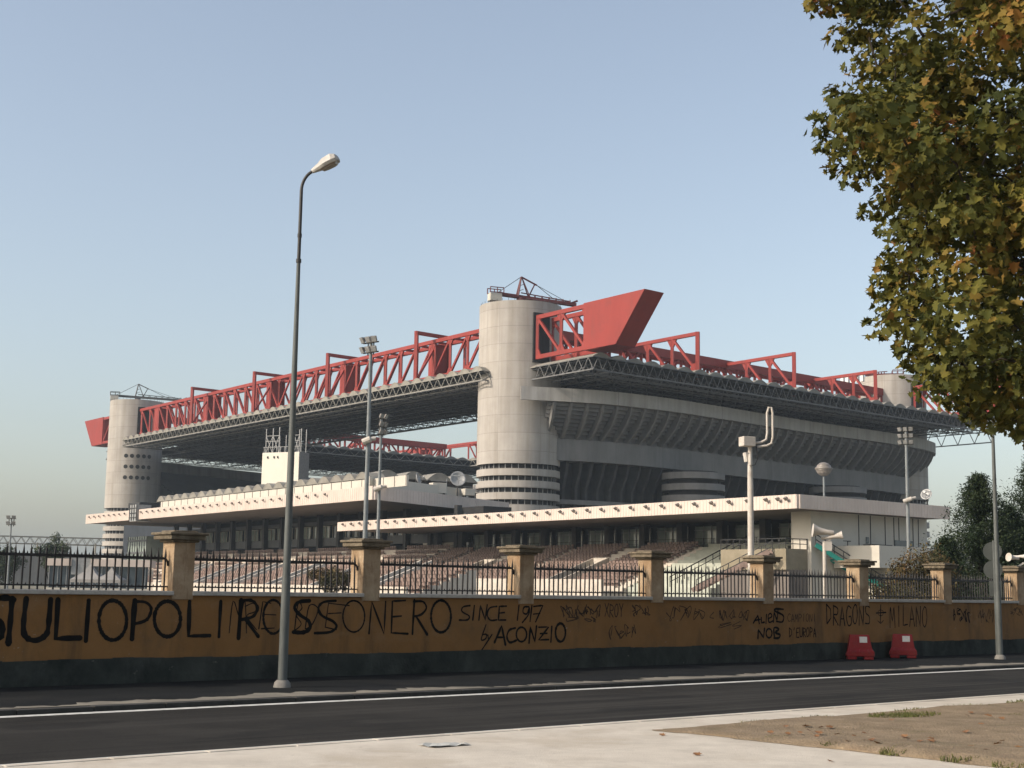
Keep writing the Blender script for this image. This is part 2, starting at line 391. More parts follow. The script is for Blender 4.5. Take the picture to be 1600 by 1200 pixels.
stain_layer(MT['pillar'], (7, 7, 1.0), 0.55, 0.72, (0.12, 0.065, 0.03), 0.6)
stain_layer(MT['red'], (0.6, 0.6, 0.06), 0.55, 0.75, (0.17, 0.05, 0.04), 0.5)
stain_layer(MT['cream'], (0.9, 0.9, 0.2), 0.56, 0.75, (0.40, 0.33, 0.28), 0.5)
stain_layer(MT['paving'], (0.5, 0.5, 0.5), 0.52, 0.62, (0.40, 0.34, 0.265), 0.6)
stain_layer(MT['paving'], (9, 9, 9), 0.64, 0.70, (0.22, 0.19, 0.15), 0.7)
stain_layer(MT['band'], (0.5, 0.5, 0.05), 0.5, 0.7, (0.12, 0.117, 0.11), 0.6)
stain_layer(MT['ring'], (0.7, 0.7, 0.1), 0.5, 0.7, (0.26, 0.25, 0.23), 0.6)
stain_layer(MT['asphalt'], (45, 45, 45), 0.55, 0.72, (0.055, 0.052, 0.047), 0.55, 2)
stain_layer(MT['asphalt'], (0.6, 0.6, 0.6), 0.60, 0.66, (0.036, 0.034, 0.030), 0.5)
stain_layer(MT['dirt'], (8, 8, 8), 0.60, 0.68, (0.36, 0.28, 0.19), 0.6)
stain_layer(MT['dirt'], (1.2, 1.2, 1.2), 0.55, 0.68, (0.12, 0.10, 0.05), 0.5)
stain_layer(MT['red_plastic'], (6, 6, 3), 0.52, 0.72, (0.16, 0.03, 0.028), 0.7)
stain_layer(MT['conc'], (0.5, 0.5, 0.03), 0.55, 0.75, (0.24, 0.225, 0.205), 0.55)
stain_layer(MT['ochre'], (0.9, 0.9, 0.9), 0.60, 0.70, (0.12, 0.072, 0.034), 0.6)
HAZE = 0.00014
G1=[(0.088,[(8.615,1.328),(8.463,1.357),(8.289,1.297),(8.203,1.036),(8.327,0.746),(8.458,0.774),(8.453,0.977),(8.353,1.007)]),(0.094,[(8.59,1.343),(8.576,0.662)]),(0.088,[(8.811,1.345),(8.794,0.917),(8.851,0.755),(9.007,0.704),(9.156,0.782),(9.194,0.915),(9.204,1.332)]),(0.084,[(9.323,1.333),(9.325,0.73),(9.727,0.734)]),(0.076,[(9.835,1.321),(9.826,0.691)]),(0.061,[(10.286,1.322),(10.354,1.294),(10.414,1.242),(10.461,1.17),(10.493,1.085),(10.504,0.993),(10.496,0.903),(10.469,0.822),(10.424,0.758),(10.366,0.714),(10.3,0.695),(10.231,0.703),(10.165,0.736),(10.107,0.791),(10.063,0.865),(10.035,0.95),(10.026,1.041),(10.037,1.129),(10.066,1.207),(10.112,1.27),(10.171,1.311),(10.238,1.327),(10.307,1.316)]),(0.087,[(10.63,1.326),(10.616,0.712)]),(0.056,[(10.614,1.31),(10.819,1.302),(10.928,1.202),(10.885,1.046),(10.786,0.984),(10.652,0.953)]),(0.063,[(11.258,1.316),(11.325,1.29),(11.384,1.242),(11.431,1.176),(11.461,1.098),(11.472,1.014),(11.463,0.931),(11.435,0.857),(11.39,0.798),(11.332,0.758),(11.266,0.74),(11.197,0.747),(11.132,0.777),(11.075,0.828),(11.031,0.896),(11.004,0.974),(10.996,1.058),(11.007,1.138),(11.037,1.21),(11.084,1.268),(11.143,1.305),(11.21,1.32),(11.279,1.311)]),(0.067,[(11.624,1.316),(11.637,0.745),(12.033,0.748)]),(0.055,[(12.216,1.326),(12.21,0.727)])]
G2=[(0.076,[(12.612,1.349),(12.591,0.7)]),(0.055,[(12.597,1.335),(12.802,1.345),(12.917,1.268),(12.938,1.172),(12.847,1.062),(12.644,1.016)]),(0.060,[(12.707,1.026),(12.982,0.723)]),(0.042,[(13.287,1.349),(13.344,1.323),(13.394,1.275),(13.434,1.209),(13.459,1.13),(13.469,1.046),(13.461,0.963),(13.437,0.889),(13.399,0.829),(13.35,0.788),(13.293,0.771),(13.235,0.777),(13.18,0.808),(13.131,0.859),(13.094,0.927),(13.071,1.005),(13.065,1.089),(13.074,1.17),(13.1,1.243),(13.14,1.3),(13.19,1.338),(13.246,1.353),(13.305,1.343)]),(0.068,[(14.006,1.344),(13.781,1.32),(13.696,1.215),(13.825,1.089),(13.997,0.99),(14.037,0.862),(13.905,0.787),(13.688,0.794)]),(0.049,[(14.565,1.347),(14.307,1.323),(14.198,1.217),(14.283,1.08),(14.521,0.979),(14.602,0.879),(14.467,0.788),(14.142,0.771)]),(0.032,[(15.005,1.348),(15.072,1.323),(15.131,1.276),(15.178,1.212),(15.207,1.135),(15.217,1.053),(15.206,0.972),(15.176,0.899),(15.129,0.841),(15.069,0.802),(15.002,0.784),(14.932,0.791),(14.866,0.821),(14.81,0.87),(14.766,0.937),(14.74,1.013),(14.734,1.095),(14.747,1.174),(14.779,1.245),(14.827,1.301),(14.888,1.338),(14.956,1.352),(15.025,1.343)]),(0.035,[(15.325,0.752),(15.365,1.337),(15.667,0.743),(15.683,1.339)]),(0.036,[(16.14,1.363),(15.841,1.349),(15.836,0.762),(16.225,0.741)]),(0.033,[(15.844,1.058),(16.056,1.073)]),(0.045,[(16.355,1.373),(16.33,0.737)]),(0.039,[(16.337,1.343),(16.559,1.344),(16.647,1.223),(16.528,1.102),(16.357,1.066)]),(0.051,[(16.415,1.057),(16.682,0.722)]),(0.049,[(17.039,1.367),(17.106,1.339),(17.166,1.289),(17.212,1.22),(17.241,1.138),(17.25,1.05),(17.239,0.963),(17.208,0.885),(17.16,0.822),(17.1,0.78),(17.032,0.762),(16.962,0.769),(16.896,0.801),(16.839,0.854),(16.796,0.925),(16.77,1.007),(16.764,1.095),(16.778,1.18),(16.811,1.255),(16.86,1.316),(16.921,1.355),(16.99,1.371),(17.06,1.361)])]
G3=[(0.016,[(12.406,0.791),(12.456,1.334),(12.595,1.062),(12.685,1.336),(12.744,0.788)]),(0.016,[(12.696,1.24),(12.868,1.296),(12.906,1.158),(12.736,1.076),(12.938,0.842)]),(0.017,[(12.985,0.855),(13.043,1.324),(13.206,1.297)]),(0.017,[(13.069,1.103),(13.313,1.095)]),(0.017,[(13.033,0.855),(13.291,0.867)]),(0.017,[(13.714,0.822),(13.766,1.3),(13.853,1.216),(13.742,1.089),(13.849,0.934),(13.72,0.822)]),(0.017,[(13.936,0.849),(14.003,1.259),(14.192,1.202),(14.085,0.933),(13.953,0.849)]),(0.017,[(14.36,0.874),(14.411,1.303),(14.867,1.262)]),(0.017,[(14.419,1.117),(14.696,1.131)]),(0.017,[(14.36,0.874),(14.604,0.83)])]
G4=[(0.025,[(17.725,1.273),(17.552,1.247),(17.527,1.158),(17.71,1.071),(17.664,0.997),(17.463,0.994)]),(0.025,[(17.835,1.273),(17.802,0.993)]),(0.025,[(17.957,0.993),(17.991,1.274),(18.121,0.993),(18.164,1.29)]),(0.025,[(18.414,1.26),(18.231,1.228),(18.168,1.096),(18.254,0.989),(18.42,0.995)]),(0.025,[(18.667,1.267),(18.481,1.26),(18.462,0.992),(18.656,0.991)]),(0.022,[(18.472,1.127),(18.619,1.14)]),(0.026,[(19.0,1.278),(18.963,0.99)]),(0.026,[(19.269,1.256),(19.139,1.246),(19.115,1.14),(19.219,1.115),(19.282,1.247),(19.263,1.102),(19.101,0.942)]),(0.026,[(19.355,1.279),(19.309,0.967)]),(0.026,[(19.404,1.263),(19.655,1.284),(19.462,0.954)]),(0.019,[(19.394,1.108),(19.578,1.121)])]
G5=[(0.025,[(18.144,0.899),(18.028,0.619),(18.139,0.627),(18.161,0.711),(18.062,0.709)]),(0.025,[(18.195,0.702),(18.213,0.623)]),(0.025,[(18.302,0.707),(18.038,0.399)]),(0.044,[(18.372,0.553),(18.549,0.875),(18.659,0.502)]),(0.031,[(18.441,0.652),(18.63,0.65)]),(0.038,[(18.91,0.831),(18.754,0.791),(18.693,0.659),(18.772,0.548),(18.946,0.587)]),(0.035,[(19.102,0.844),(19.14,0.831),(19.173,0.807),(19.198,0.774),(19.214,0.735),(19.219,0.694),(19.212,0.653),(19.194,0.617),(19.166,0.588),(19.132,0.568),(19.093,0.56),(19.054,0.563),(19.016,0.578),(18.984,0.604),(18.96,0.637),(18.946,0.676),(18.943,0.718),(18.952,0.758),(18.971,0.793),(19.0,0.821),(19.035,0.839),(19.074,0.846),(19.113,0.841)]),(0.038,[(19.287,0.531),(19.316,0.845),(19.448,0.549),(19.486,0.866)]),(0.035,[(19.552,0.843),(19.822,0.848),(19.553,0.586),(19.827,0.592)]),(0.026,[(19.59,0.714),(19.785,0.719)]),(0.036,[(19.911,0.858),(19.89,0.543)]),(0.046,[(20.178,0.915),(20.217,0.898),(20.25,0.867),(20.276,0.825),(20.292,0.775),(20.297,0.721),(20.29,0.669),(20.271,0.621),(20.244,0.583),(20.209,0.557),(20.169,0.546),(20.129,0.551),(20.091,0.57),(20.058,0.603),(20.034,0.647),(20.02,0.697),(20.017,0.751),(20.026,0.803),(20.045,0.849),(20.074,0.885),(20.11,0.909),(20.15,0.918),(20.19,0.912)])]
G6=[(0.043,[(26.359,0.905),(26.521,1.075),(26.572,0.89)]),(0.034,[(26.397,0.958),(26.612,0.987)]),(0.039,[(26.651,1.026),(26.657,0.904),(26.765,0.918)]),(0.039,[(26.845,1.099),(26.819,0.889)]),(0.039,[(26.906,1.001),(27.039,1.05),(27.001,1.123),(26.907,1.074),(26.936,0.918),(27.092,0.951)]),(0.039,[(27.1,0.917),(27.127,1.163),(27.234,0.951),(27.277,1.197)]),(0.044,[(27.476,1.223),(27.199,1.232),(27.159,1.182),(27.473,1.074),(27.439,0.926),(27.218,0.936)]),(0.048,[(26.514,0.541),(26.532,0.745),(26.722,0.558),(26.763,0.772)]),(0.044,[(26.952,0.764),(27.004,0.74),(27.035,0.693),(27.039,0.637),(27.012,0.586),(26.964,0.556),(26.907,0.554),(26.857,0.581),(26.828,0.629),(26.827,0.685),(26.855,0.734),(26.905,0.762),(26.962,0.762)]),(0.049,[(27.133,0.544),(27.121,0.78),(27.309,0.754),(27.166,0.671),(27.346,0.621),(27.29,0.543),(27.117,0.544)])]
G7=[(0.016,[(31.511,1.214),(31.576,1.192),(31.607,1.15),(31.59,1.104),(31.534,1.072),(31.459,1.068),(31.395,1.092),(31.368,1.135),(31.387,1.18),(31.446,1.21),(31.521,1.213)]),(0.037,[(31.494,1.338),(31.46,0.88)]),(0.037,[(31.294,1.135),(31.719,1.151)]),(0.021,[(31.342,0.939),(31.478,0.869),(31.6,0.943)])]
# ------------------------------------------------------------------ street frame: u along the wall, v away from the viewer
AZ = R(49.2)
T = Vector((math.sin(AZ), math.cos(AZ), 0)); NV = Vector((-math.cos(AZ), math.sin(AZ), 0))
ST = frame((0, 0, 0), T, NV)
K = 0.9636                       # wall plane lies on the raised pavement
VW = 20.9                        # front face of the wall
PZ = 0.06                        # pavement height
def wu(u): return u * K
def wz(z): return 1.65 - (1.65 - z) * K

# ground and road (sheets stacked a few mm apart)
def sheet(name, m, u0, u1, v0, v1, z, nu=1):
    b = MB(); b.add([ST(u0, v0, z), ST(u1, v0, z), ST(u1, v1, z), ST(u0, v1, z)], [(0, 1, 2, 3)])
    return setting(b.build(name, m))
g = MB(); g.add([(-3000, -3000, -0.03), (3000, -3000, -0.03), (3000, 3000, -0.03), (-3000, 3000, -0.03)], [(0, 1, 2, 3)])
setting(g.build('ground', MT['ground']))
sheet('racecourse_ground', MT['track'], -200, 330, 21.4, 330, -0.02)
sheet('road', MT['asphalt'], -120, 260, 12.45, 17.33, 0.0)
sheet('road_line', MT['white_paint'], -120, 260, 16.98, 17.17, 0.004)
sheet('road_edge_line', MT['white_paint'], -120, 260, 12.68, 12.76, 0.004)
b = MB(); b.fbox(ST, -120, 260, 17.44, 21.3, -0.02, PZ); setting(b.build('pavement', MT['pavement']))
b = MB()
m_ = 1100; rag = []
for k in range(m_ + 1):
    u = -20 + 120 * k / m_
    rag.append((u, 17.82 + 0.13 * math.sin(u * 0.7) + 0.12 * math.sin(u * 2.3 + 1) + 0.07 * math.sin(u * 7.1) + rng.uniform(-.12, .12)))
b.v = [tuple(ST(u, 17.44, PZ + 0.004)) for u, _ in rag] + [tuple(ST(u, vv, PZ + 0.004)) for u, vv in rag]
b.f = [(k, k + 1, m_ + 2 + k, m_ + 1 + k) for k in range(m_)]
setting(b.build('pavement_pale_strip', MT['pale_strip']))  # pale strip along the kerb with a ragged inner edge
b = MB()
u = -20.0
while u < 120:
    b.fbox(ST, u, u + 0.985, 17.28, 17.438, -0.02, PZ + rng.uniform(-0.002, 0.004)); u += 1.0
setting(b.build('kerb', MT['kerb'], bevel=0.008))
b = MB(); b.fbox(ST, -120, 260, -60, 12.50, -0.03, 0.012); setting(b.build('paving', MT['paving']))
b = MB()
u = -20.0
while u < 120:
    b.fbox(ST, u, u + 0.985, 12.503, 12.62, -0.02, 0.020 + rng.uniform(-0.001, 0.002)); u += 1.0
setting(b.build('kerb', MT['paving'], bevel=0.008))
# bare earth bed with a low rim of edging on two sides
def verge_poly():
    p = [(12.2, 11.8)]
    u = 12.2
    while u < 60: u += 0.7; p.append((u, 11.62 + rng.uniform(-0.10, 0.10)))
    p += [(60, -20), (13.6, -20), (13.4, 0), (13.05, 6.6), (12.85, 8.5)]
    return p
b = MB(); nx, ny = 90, 70
for j in range(ny + 1):
    for i in range(nx + 1):
        s = 12.35 + (0.9 * (11.7 - (11.7 - 20 * (j / ny))) / 20) + 30 * (i / nx) ** 1.4
        vv = 11.68 - 20 * (j / ny) ** 1.3
        e = min(1, i / 3.0, j / 3.0)
        jit = 0.05 if (i == 0 or j == 0) else 0
        b.v.append(tuple(ST(s + rng.uniform(-jit, jit), vv + rng.uniform(-jit, jit), 0.016 + e * (0.02 + 0.035 * (0.5 + 0.5 * math.sin(s * 1.7 + 1.3 * vv)) + rng.uniform(0, 0.022)))))
for j in range(ny):
    for i in range(nx):
        a = j * (nx + 1) + i
        b.f.append((a, a + 1, a + nx + 2, a + nx + 1))
setting(b.build('dirt_verge', MT['dirt'], smooth=True))
# grass tufts on the verge (ground cover)
b = MB()
def tuft(u, v, rad, n, h):
    for _ in range(int(n * 2.2)):
        a = rng.uniform(0, 6.283); r_ = rad * math.sqrt(rng.random())
        p = ST(u + r_ * math.cos(a) * 1.6, v + r_ * math.sin(a) * 0.8, 0.02)
        d = Vector((rng.uniform(-1, 1), rng.uniform(-1, 1), 0)); d.normalize()
        hh = h * rng.uniform(0.4, 1.2); w = 0.008
        lean = Vector((rng.uniform(-1, 1), rng.uniform(-1, 1), 0)) * hh * 0.6
        b.add([p - d * w, p + d * w, p + lean * 0.4 + Vector((0, 0, hh * 0.6)) + d * w * 0.7, p + lean + Vector((0, 0, hh)), p + lean * 0.4 + Vector((0, 0, hh * 0.6)) - d * w * 0.7], [(0, 1, 2, 3, 4)])
for (u, v, rad, n, h) in [(16.2, 11.0, 0.30, 260, 0.07), (17.4, 11.35, 0.35, 120, 0.05), (18.6, 11.3, 0.4, 130, 0.05), (14.0, 11.45, 0.18, 60, 0.05), (15.3, 11.5, 0.2, 60, 0.04),
                          (12.75, 9.4, 0.12, 80, 0.05), (12.9, 8.6, 0.25, 140, 0.06), (13.0, 7.9, 0.3, 150, 0.06), (13.6, 8.4, 0.2, 90, 0.05), (12.95, 7.3, 0.3, 100, 0.05), (20.5, 11.4, 0.4, 100, 0.05), (14.6, 9.6, 0.1, 40, 0.04), (16.7, 11.0, 0.3, 180, 0.06), (12.8, 10.2, .12, 50, .04), (12.9, 9.0, .15, 70, .05), (15.0, 11.3, .3, 60, .05), (22.5, 11.2, .6, 120, .06), (18, 10.2, .2, 50, .05)]:
    tuft(u, v, rad, n, h)
setting(b.build('grass', MT['grass'], recalc=False), 'stuff')

# fallen leaves, each its own
STAR = [(0.0, -0.50), (0.10, -0.22), (0.42, -0.30), (0.30, -0.02), (0.50, 0.16), (0.24, 0.20), (0.20, 0.36), (0.0, 0.56)]
def leaf_mesh(b, c, dx, dy, dz, s):
    for sg in (1, -1):
        b.add([c + dx * (x * s * sg) + dy * (y * s) + dz * (s * 0.22 * x) for x, y in STAR], [tuple(range(8)) if sg == 1 else tuple(reversed(range(8)))])
fl = [(11.6, 8.6), (11.2, 7.4), (12.3, 7.2), (10.4, 7.9), (9.4, 9.0), (13.9, 9.3), (13.6, 8.9), (14.4, 8.4), (15.0, 9.2), (14.9, 7.7), (13.5, 7.5), (13.3, 7.25), (16.0, 9.6), (15.6, 8.3), (13.2, 10.2), (12.0, 11.2), (17.0, 9.9), (10.9, 9.7)] + [(12.9 + rng.uniform(0, 1.2) * (1 if k % 3 else 4), rng.uniform(7.3, 10.8)) for k in range(34)]
for i, (u, v) in enumerate(fl):
    b = MB(); a = rng.uniform(0, 6.28); tl = rng.uniform(0.05, 0.35)
    dx = Vector((math.cos(a), math.sin(a), tl)).normalized(); dy = Vector((-math.sin(a), math.cos(a), 0.2)).normalized()
    onv = u > 12.6
    leaf_mesh(b, ST(u, v, 0.022 + (0.05 if onv else 0)), dx, dy, dx.cross(dy), rng.uniform(0.075, 0.12))
    tag(b.build('fallen_leaf', MT['fallen'], recalc=False),
        'dry brown leaf lying on the bare earth verge' if onv else 'dry brown leaf lying on the pale paving', 'leaf', 'fallen leaves on the verge' if onv else 'fallen leaves on the paving')
b = MB()
pc = ST(9.3, 11.75, 0.028)
pp = []
for j in range(4):
    for i in range(6):
        pp.append(pc + T * (i * 0.1 - 0.25) + NV * (j * 0.09 - 0.13) + Vector((0, 0, rng.uniform(-0.012, 0.012))))
b.add(pp, [(j * 6 + i, j * 6 + i + 1, j * 6 + i + 7, j * 6 + i + 6) for j in range(3) for i in range(5)])
tag(b.build('litter_sheet', MT['paper']), 'flattened pale paper litter lying beside the near road edge', 'litter')

# ------------------------------------------------------------------ boundary wall
wall = thing('boundary_wall', 'long ochre rendered wall with grey plinth, stone coping and black graffiti', 'wall', ST(wu(20), VW, PZ))
zs = wz(1.49); zpl = wz(0.40)
U0, U1 = -12.0, 75.0
b = MB(); b.fbox(ST, U0, U1, VW, VW + 0.34, zpl - 0.02, zs - 0.07); b.build('rendered_wall', MT['ochre'], wall)
b = MB()
n = 500
for k in range(n):     # plinth with an uneven upper edge
    ua = U0 + (U1 - U0) * k / n; ub = U0 + (U1 - U0) * (k + 1) / n
    b.fbox(ST, ua, ub, VW - 0.022, VW + 0.33, PZ - 0.05, zpl + 0.008 * math.sin(k * 0.31) + 0.006 * math.sin(k * 0.9) + rng.uniform(-0.004, 0.004))
b.build('plinth', MT['plinth'], wall)
pill_c = [wu(11.475 + 3.855 * k) for k in range(-4, 15)]
HW = 0.19
b = MB()
edges = [U0] + pill_c + [U1]
for a, c in zip(edges[:-1], edges[1:]):
    b.fbox(ST, a + (HW - 0.02 if a != U0 else 0), c - (HW - 0.02 if c != U1 else 0), VW - 0.07, VW + 0.40, zs - 0.07, zs)
b.build('coping', MT['coping'], wall, bevel=0.012)
zc = wz(2.5)
for i, uc in enumerate(pill_c):
    if uc < -3 or uc > 62: continue
    b = MB(); b.fbox(ST, uc - HW, uc + HW, VW - 0.03, VW + 0.36, zs - 0.14 + rng.uniform(-.04, .03), zc - 0.19)
    p = b.build('pillar', MT['pillar'], wall, bevel=0.01)
    b = MB()
    for (e, z0, z1) in ((0.05, 0.19, 0.15), (0.12, 0.15, 0.075), (0.155, 0.075, 0.03), (0.03, 0.03, 0.0)):
        b.fbox(ST, uc - HW - e, uc + HW + e, VW - 0.03 - e, VW + 0.36 + e, zc - z0, zc - z1)
    b.build('cap', MT['cap'], p, bevel=0.018)

# graffiti: ribbons of paint lying on the render
def ribbon(b, pts, w, off, smooth_n=5, rough=0.24):
    P = [Vector((p[0] * K, wz(p[1]), 0)) for p in pts]
    if len(P) > 2 and smooth_n > 1:      # Catmull-Rom
        Q = []
        for i in range(len(P) - 1):
            p0 = P[max(i - 1, 0)]; p1 = P[i]; p2 = P[i + 1]; p3 = P[min(i + 2, len(P) - 1)]
            for k in range(smooth_n):
                t = k / smooth_n
                Q.append(0.5 * ((2 * p1) + (p2 - p0) * t + (2 * p0 - 5 * p1 + 4 * p2 - p3) * t * t + (3 * p1 - p0 - 3 * p2 + p3) * t ** 3))
        Q.append(P[-1]); P = Q
    else:
        Q = []
        for i in range(len(P) - 1):
            for k in range(4): Q.append(P[i].lerp(P[i + 1], k / 4))
        Q.append(P[-1]); P = Q
    L = []; Rr = []
    for i, p in enumerate(P):
        d = (P[min(i + 1, len(P) - 1)] - P[max(i - 1, 0)])
        if d.length < 1e-6: d = Vector((1, 0, 0))
        d.normalize(); nn = Vector((-d.y, d.x, 0))
        ww = w * 0.5 * (1 + rng.uniform(-rough, rough))
        L.append(p + nn * ww); Rr.append(p - nn * ww)
    base = len(b.v)
    for l, r_ in zip(L, Rr):
        b.v.append(tuple(ST(l.x, VW - off, l.y))); b.v.append(tuple(ST(r_.x, VW - off, r_.y)))
    for i in range(len(P) - 1):
        b.f.append((base + 2 * i, base + 2 * i + 1, base + 2 * i + 3, base + 2 * i + 2))
    for p in (P[0], P[-1]):             # rounded ends
        c = len(b.v); m = 9
        for k in range(m):
            a = 2 * math.pi * k / m
            b.v.append(tuple(ST(p.x + w * 0.5 * math.cos(a), VW - off - 0.0003, p.y + w * 0.5 * math.sin(a))))
        b.f.append(tuple(range(c, c + m)))
def graffiti(group, label, m='spray', off=0.003, smooth=4, kw=1.0):
    b = MB()
    for i, (w, pts) in enumerate(group):
        straight = len(pts) <= 4 and m == 'spray'
        ribbon(b, pts, w * kw, off + 0.0004 * (i % 8), 1 if (len(pts) == 2 or straight) else smooth)
    o = b.build('graffiti_lettering', MT[m], wall, recalc=False); o['label'] = label
    return o
FONT = {
 'A': [[(0, 1), (.5, 0), (1, 1)], [(.2, .65), (.8, .65)]], 'C': [[(1, .1), (.5, 0), (0, .5), (.4, 1), (1, .9)]], 'D': [[(0, 0), (.05, 1)], [(0, 0), (.8, .25), (.85, .7), (.05, 1)]],
 'E': [[(1, 0), (.1, 0), (0, 1), (1, 1)], [(.05, .5), (.8, .45)]], 'G': [[(1, .1), (.4, 0), (0, .5), (.4, 1), (1, .9), (.95, .55), (.55, .55)]], 'I': [[(.5, 0), (.45, 1)]],
 'L': [[(.1, 0), (0, 1), (.9, .95)]], 'M': [[(0, 1), (.15, 0), (.5, .7), (.85, 0), (1, 1)]], 'N': [[(0, 1), (.1, 0), (.85, 1), (1, 0)]], 'O': [[(.5, 0), (.05, .3), (.1, .85), (.55, 1), (.95, .6), (.85, .1), (.5, 0)]],
 'P': [[(.1, 0), (0, 1)], [(.05, 0), (.9, .15), (.8, .5), (.05, .55)]], 'R': [[(.1, 0), (0, 1)], [(.05, 0), (.9, .15), (.8, .45), (.05, .5), (.95, 1)]], 'S': [[(.95, .1), (.2, .05), (.15, .4), (.85, .6), (.8, .95), (0, .95)]],
 'U': [[(0, 0), (.1, .9), (.6, 1), (.95, .8), (1, 0)]], "'": [[(.6, 0), (.4, .25)]], 'X': [[(0, 0), (1, 1)], [(1, 0), (0, 1)]], 'Y': [[(0, 0), (.5, .5), (.5, 1)], [(1, 0), (.5, .5)]], 'K': [[(.1, 0), (0, 1)], [(1, 0), (.1, .5), (1, 1)]], 'T': [[(0, 0), (1, 0)], [(.5, 0), (.45, 1)]],
}
def word(text, u0, z0, u1, z1, w):
    out = []; n = len(text); cw = (u1 - u0) / n
    for i, ch in enumerate(text):
        if ch not in FONT: continue
        j = rng.uniform(-.06, .06)
        for st in FONT[ch]:
            out.append((w * 1.3, [(u0 + cw * (i + 0.1 + 0.76 * x), z0 + (z1 - z0) * min(1.1, max(-.1, y + j))) for x, y in st]))
    return out
def scribble(u0, z0, u1, z1, w, n, seed):
    r_ = random.Random(seed); out = []; cw = (u1 - u0) / n
    for i in range(n):
        x = u0 + cw * i; pts = []
        for k in range(r_.randint(4, 7)):
            pts.append((x + cw * r_.uniform(-.1, 1.3), z0 + (z1 - z0) * r_.uniform(0, 1)))
        out.append((w * 1.35, pts))
    return out
graffiti(G1, 'thick black capital letters at the left end of the wall')
graffiti(G2, 'large black capital letters thinning to the right')
graffiti(G3, 'thin scrawled letters tangled among the large capitals', 'spray', 0.0022, kw=1.25)
graffiti(G4, 'smaller black capitals and a year', kw=1.35)
graffiti(G5, 'small bold black signature below the year', kw=1.12)
graffiti(G6, 'black tag of two short words stacked')
graffiti(word('CAMPIONI', 27.63, 1.11, 28.77, 0.93, 0.014), 'thin faded capitals beside the stacked tag', 'spray_thin')
graffiti(word("D'EUROPA", 27.69, 0.78, 28.76, 0.56, 0.018), 'thin capitals on the lower line', 'spray')
graffiti(word('DRAGONS', 29.16, 1.33, 31.05, 0.85, 0.026), 'tall thin capitals left of a painted cross', 'spray')
graffiti(G7, 'small painted cross with a ring', 'spray')
graffiti(word('MILANO', 31.86, 1.32, 33.65, 0.79, 0.024), 'tall thin capitals right of a painted cross', 'spray')
graffiti(scribble(20.15, 1.31, 21.26, 1.02, 0.017, 7, 1) + scribble(20.31, 1.05, 21.29, 0.94, 0.015, 3, 2), 'faded scribbled tag', 'spray_thin')
graffiti(word('XROY', 21.43, 1.32, 22.01, 1.05, 0.017) + scribble(22.16, 1.34, 22.84, 1.05, 0.016, 4, 3), 'faded scribbled tag', 'spray_thin')
graffiti(scribble(21.58, 0.90, 22.36, 0.56, 0.013, 5, 4), 'pale faded tag low on the wall', 'spray_thin')
graffiti(scribble(23.35, 1.29, 24.63, 0.96, 0.014, 6, 5) + scribble(24.83, 1.22, 26.19, 0.95, 0.014, 7, 6) + scribble(25.16, .96, 25.85, .76, .012, 2, 7), 'faded scribbled tag', 'spray_thin')
graffiti(scribble(34.90, 1.27, 35.69, 0.85, 0.02, 5, 8), 'dense scribbled tag', 'spray')
graffiti(scribble(36.14, 1.30, 36.99, 0.85, 0.013, 6, 9) + scribble(37.86, 1.30, 38.54, 1.07, 0.013, 4, 10), 'faded scribbled tag', 'spray_thin')

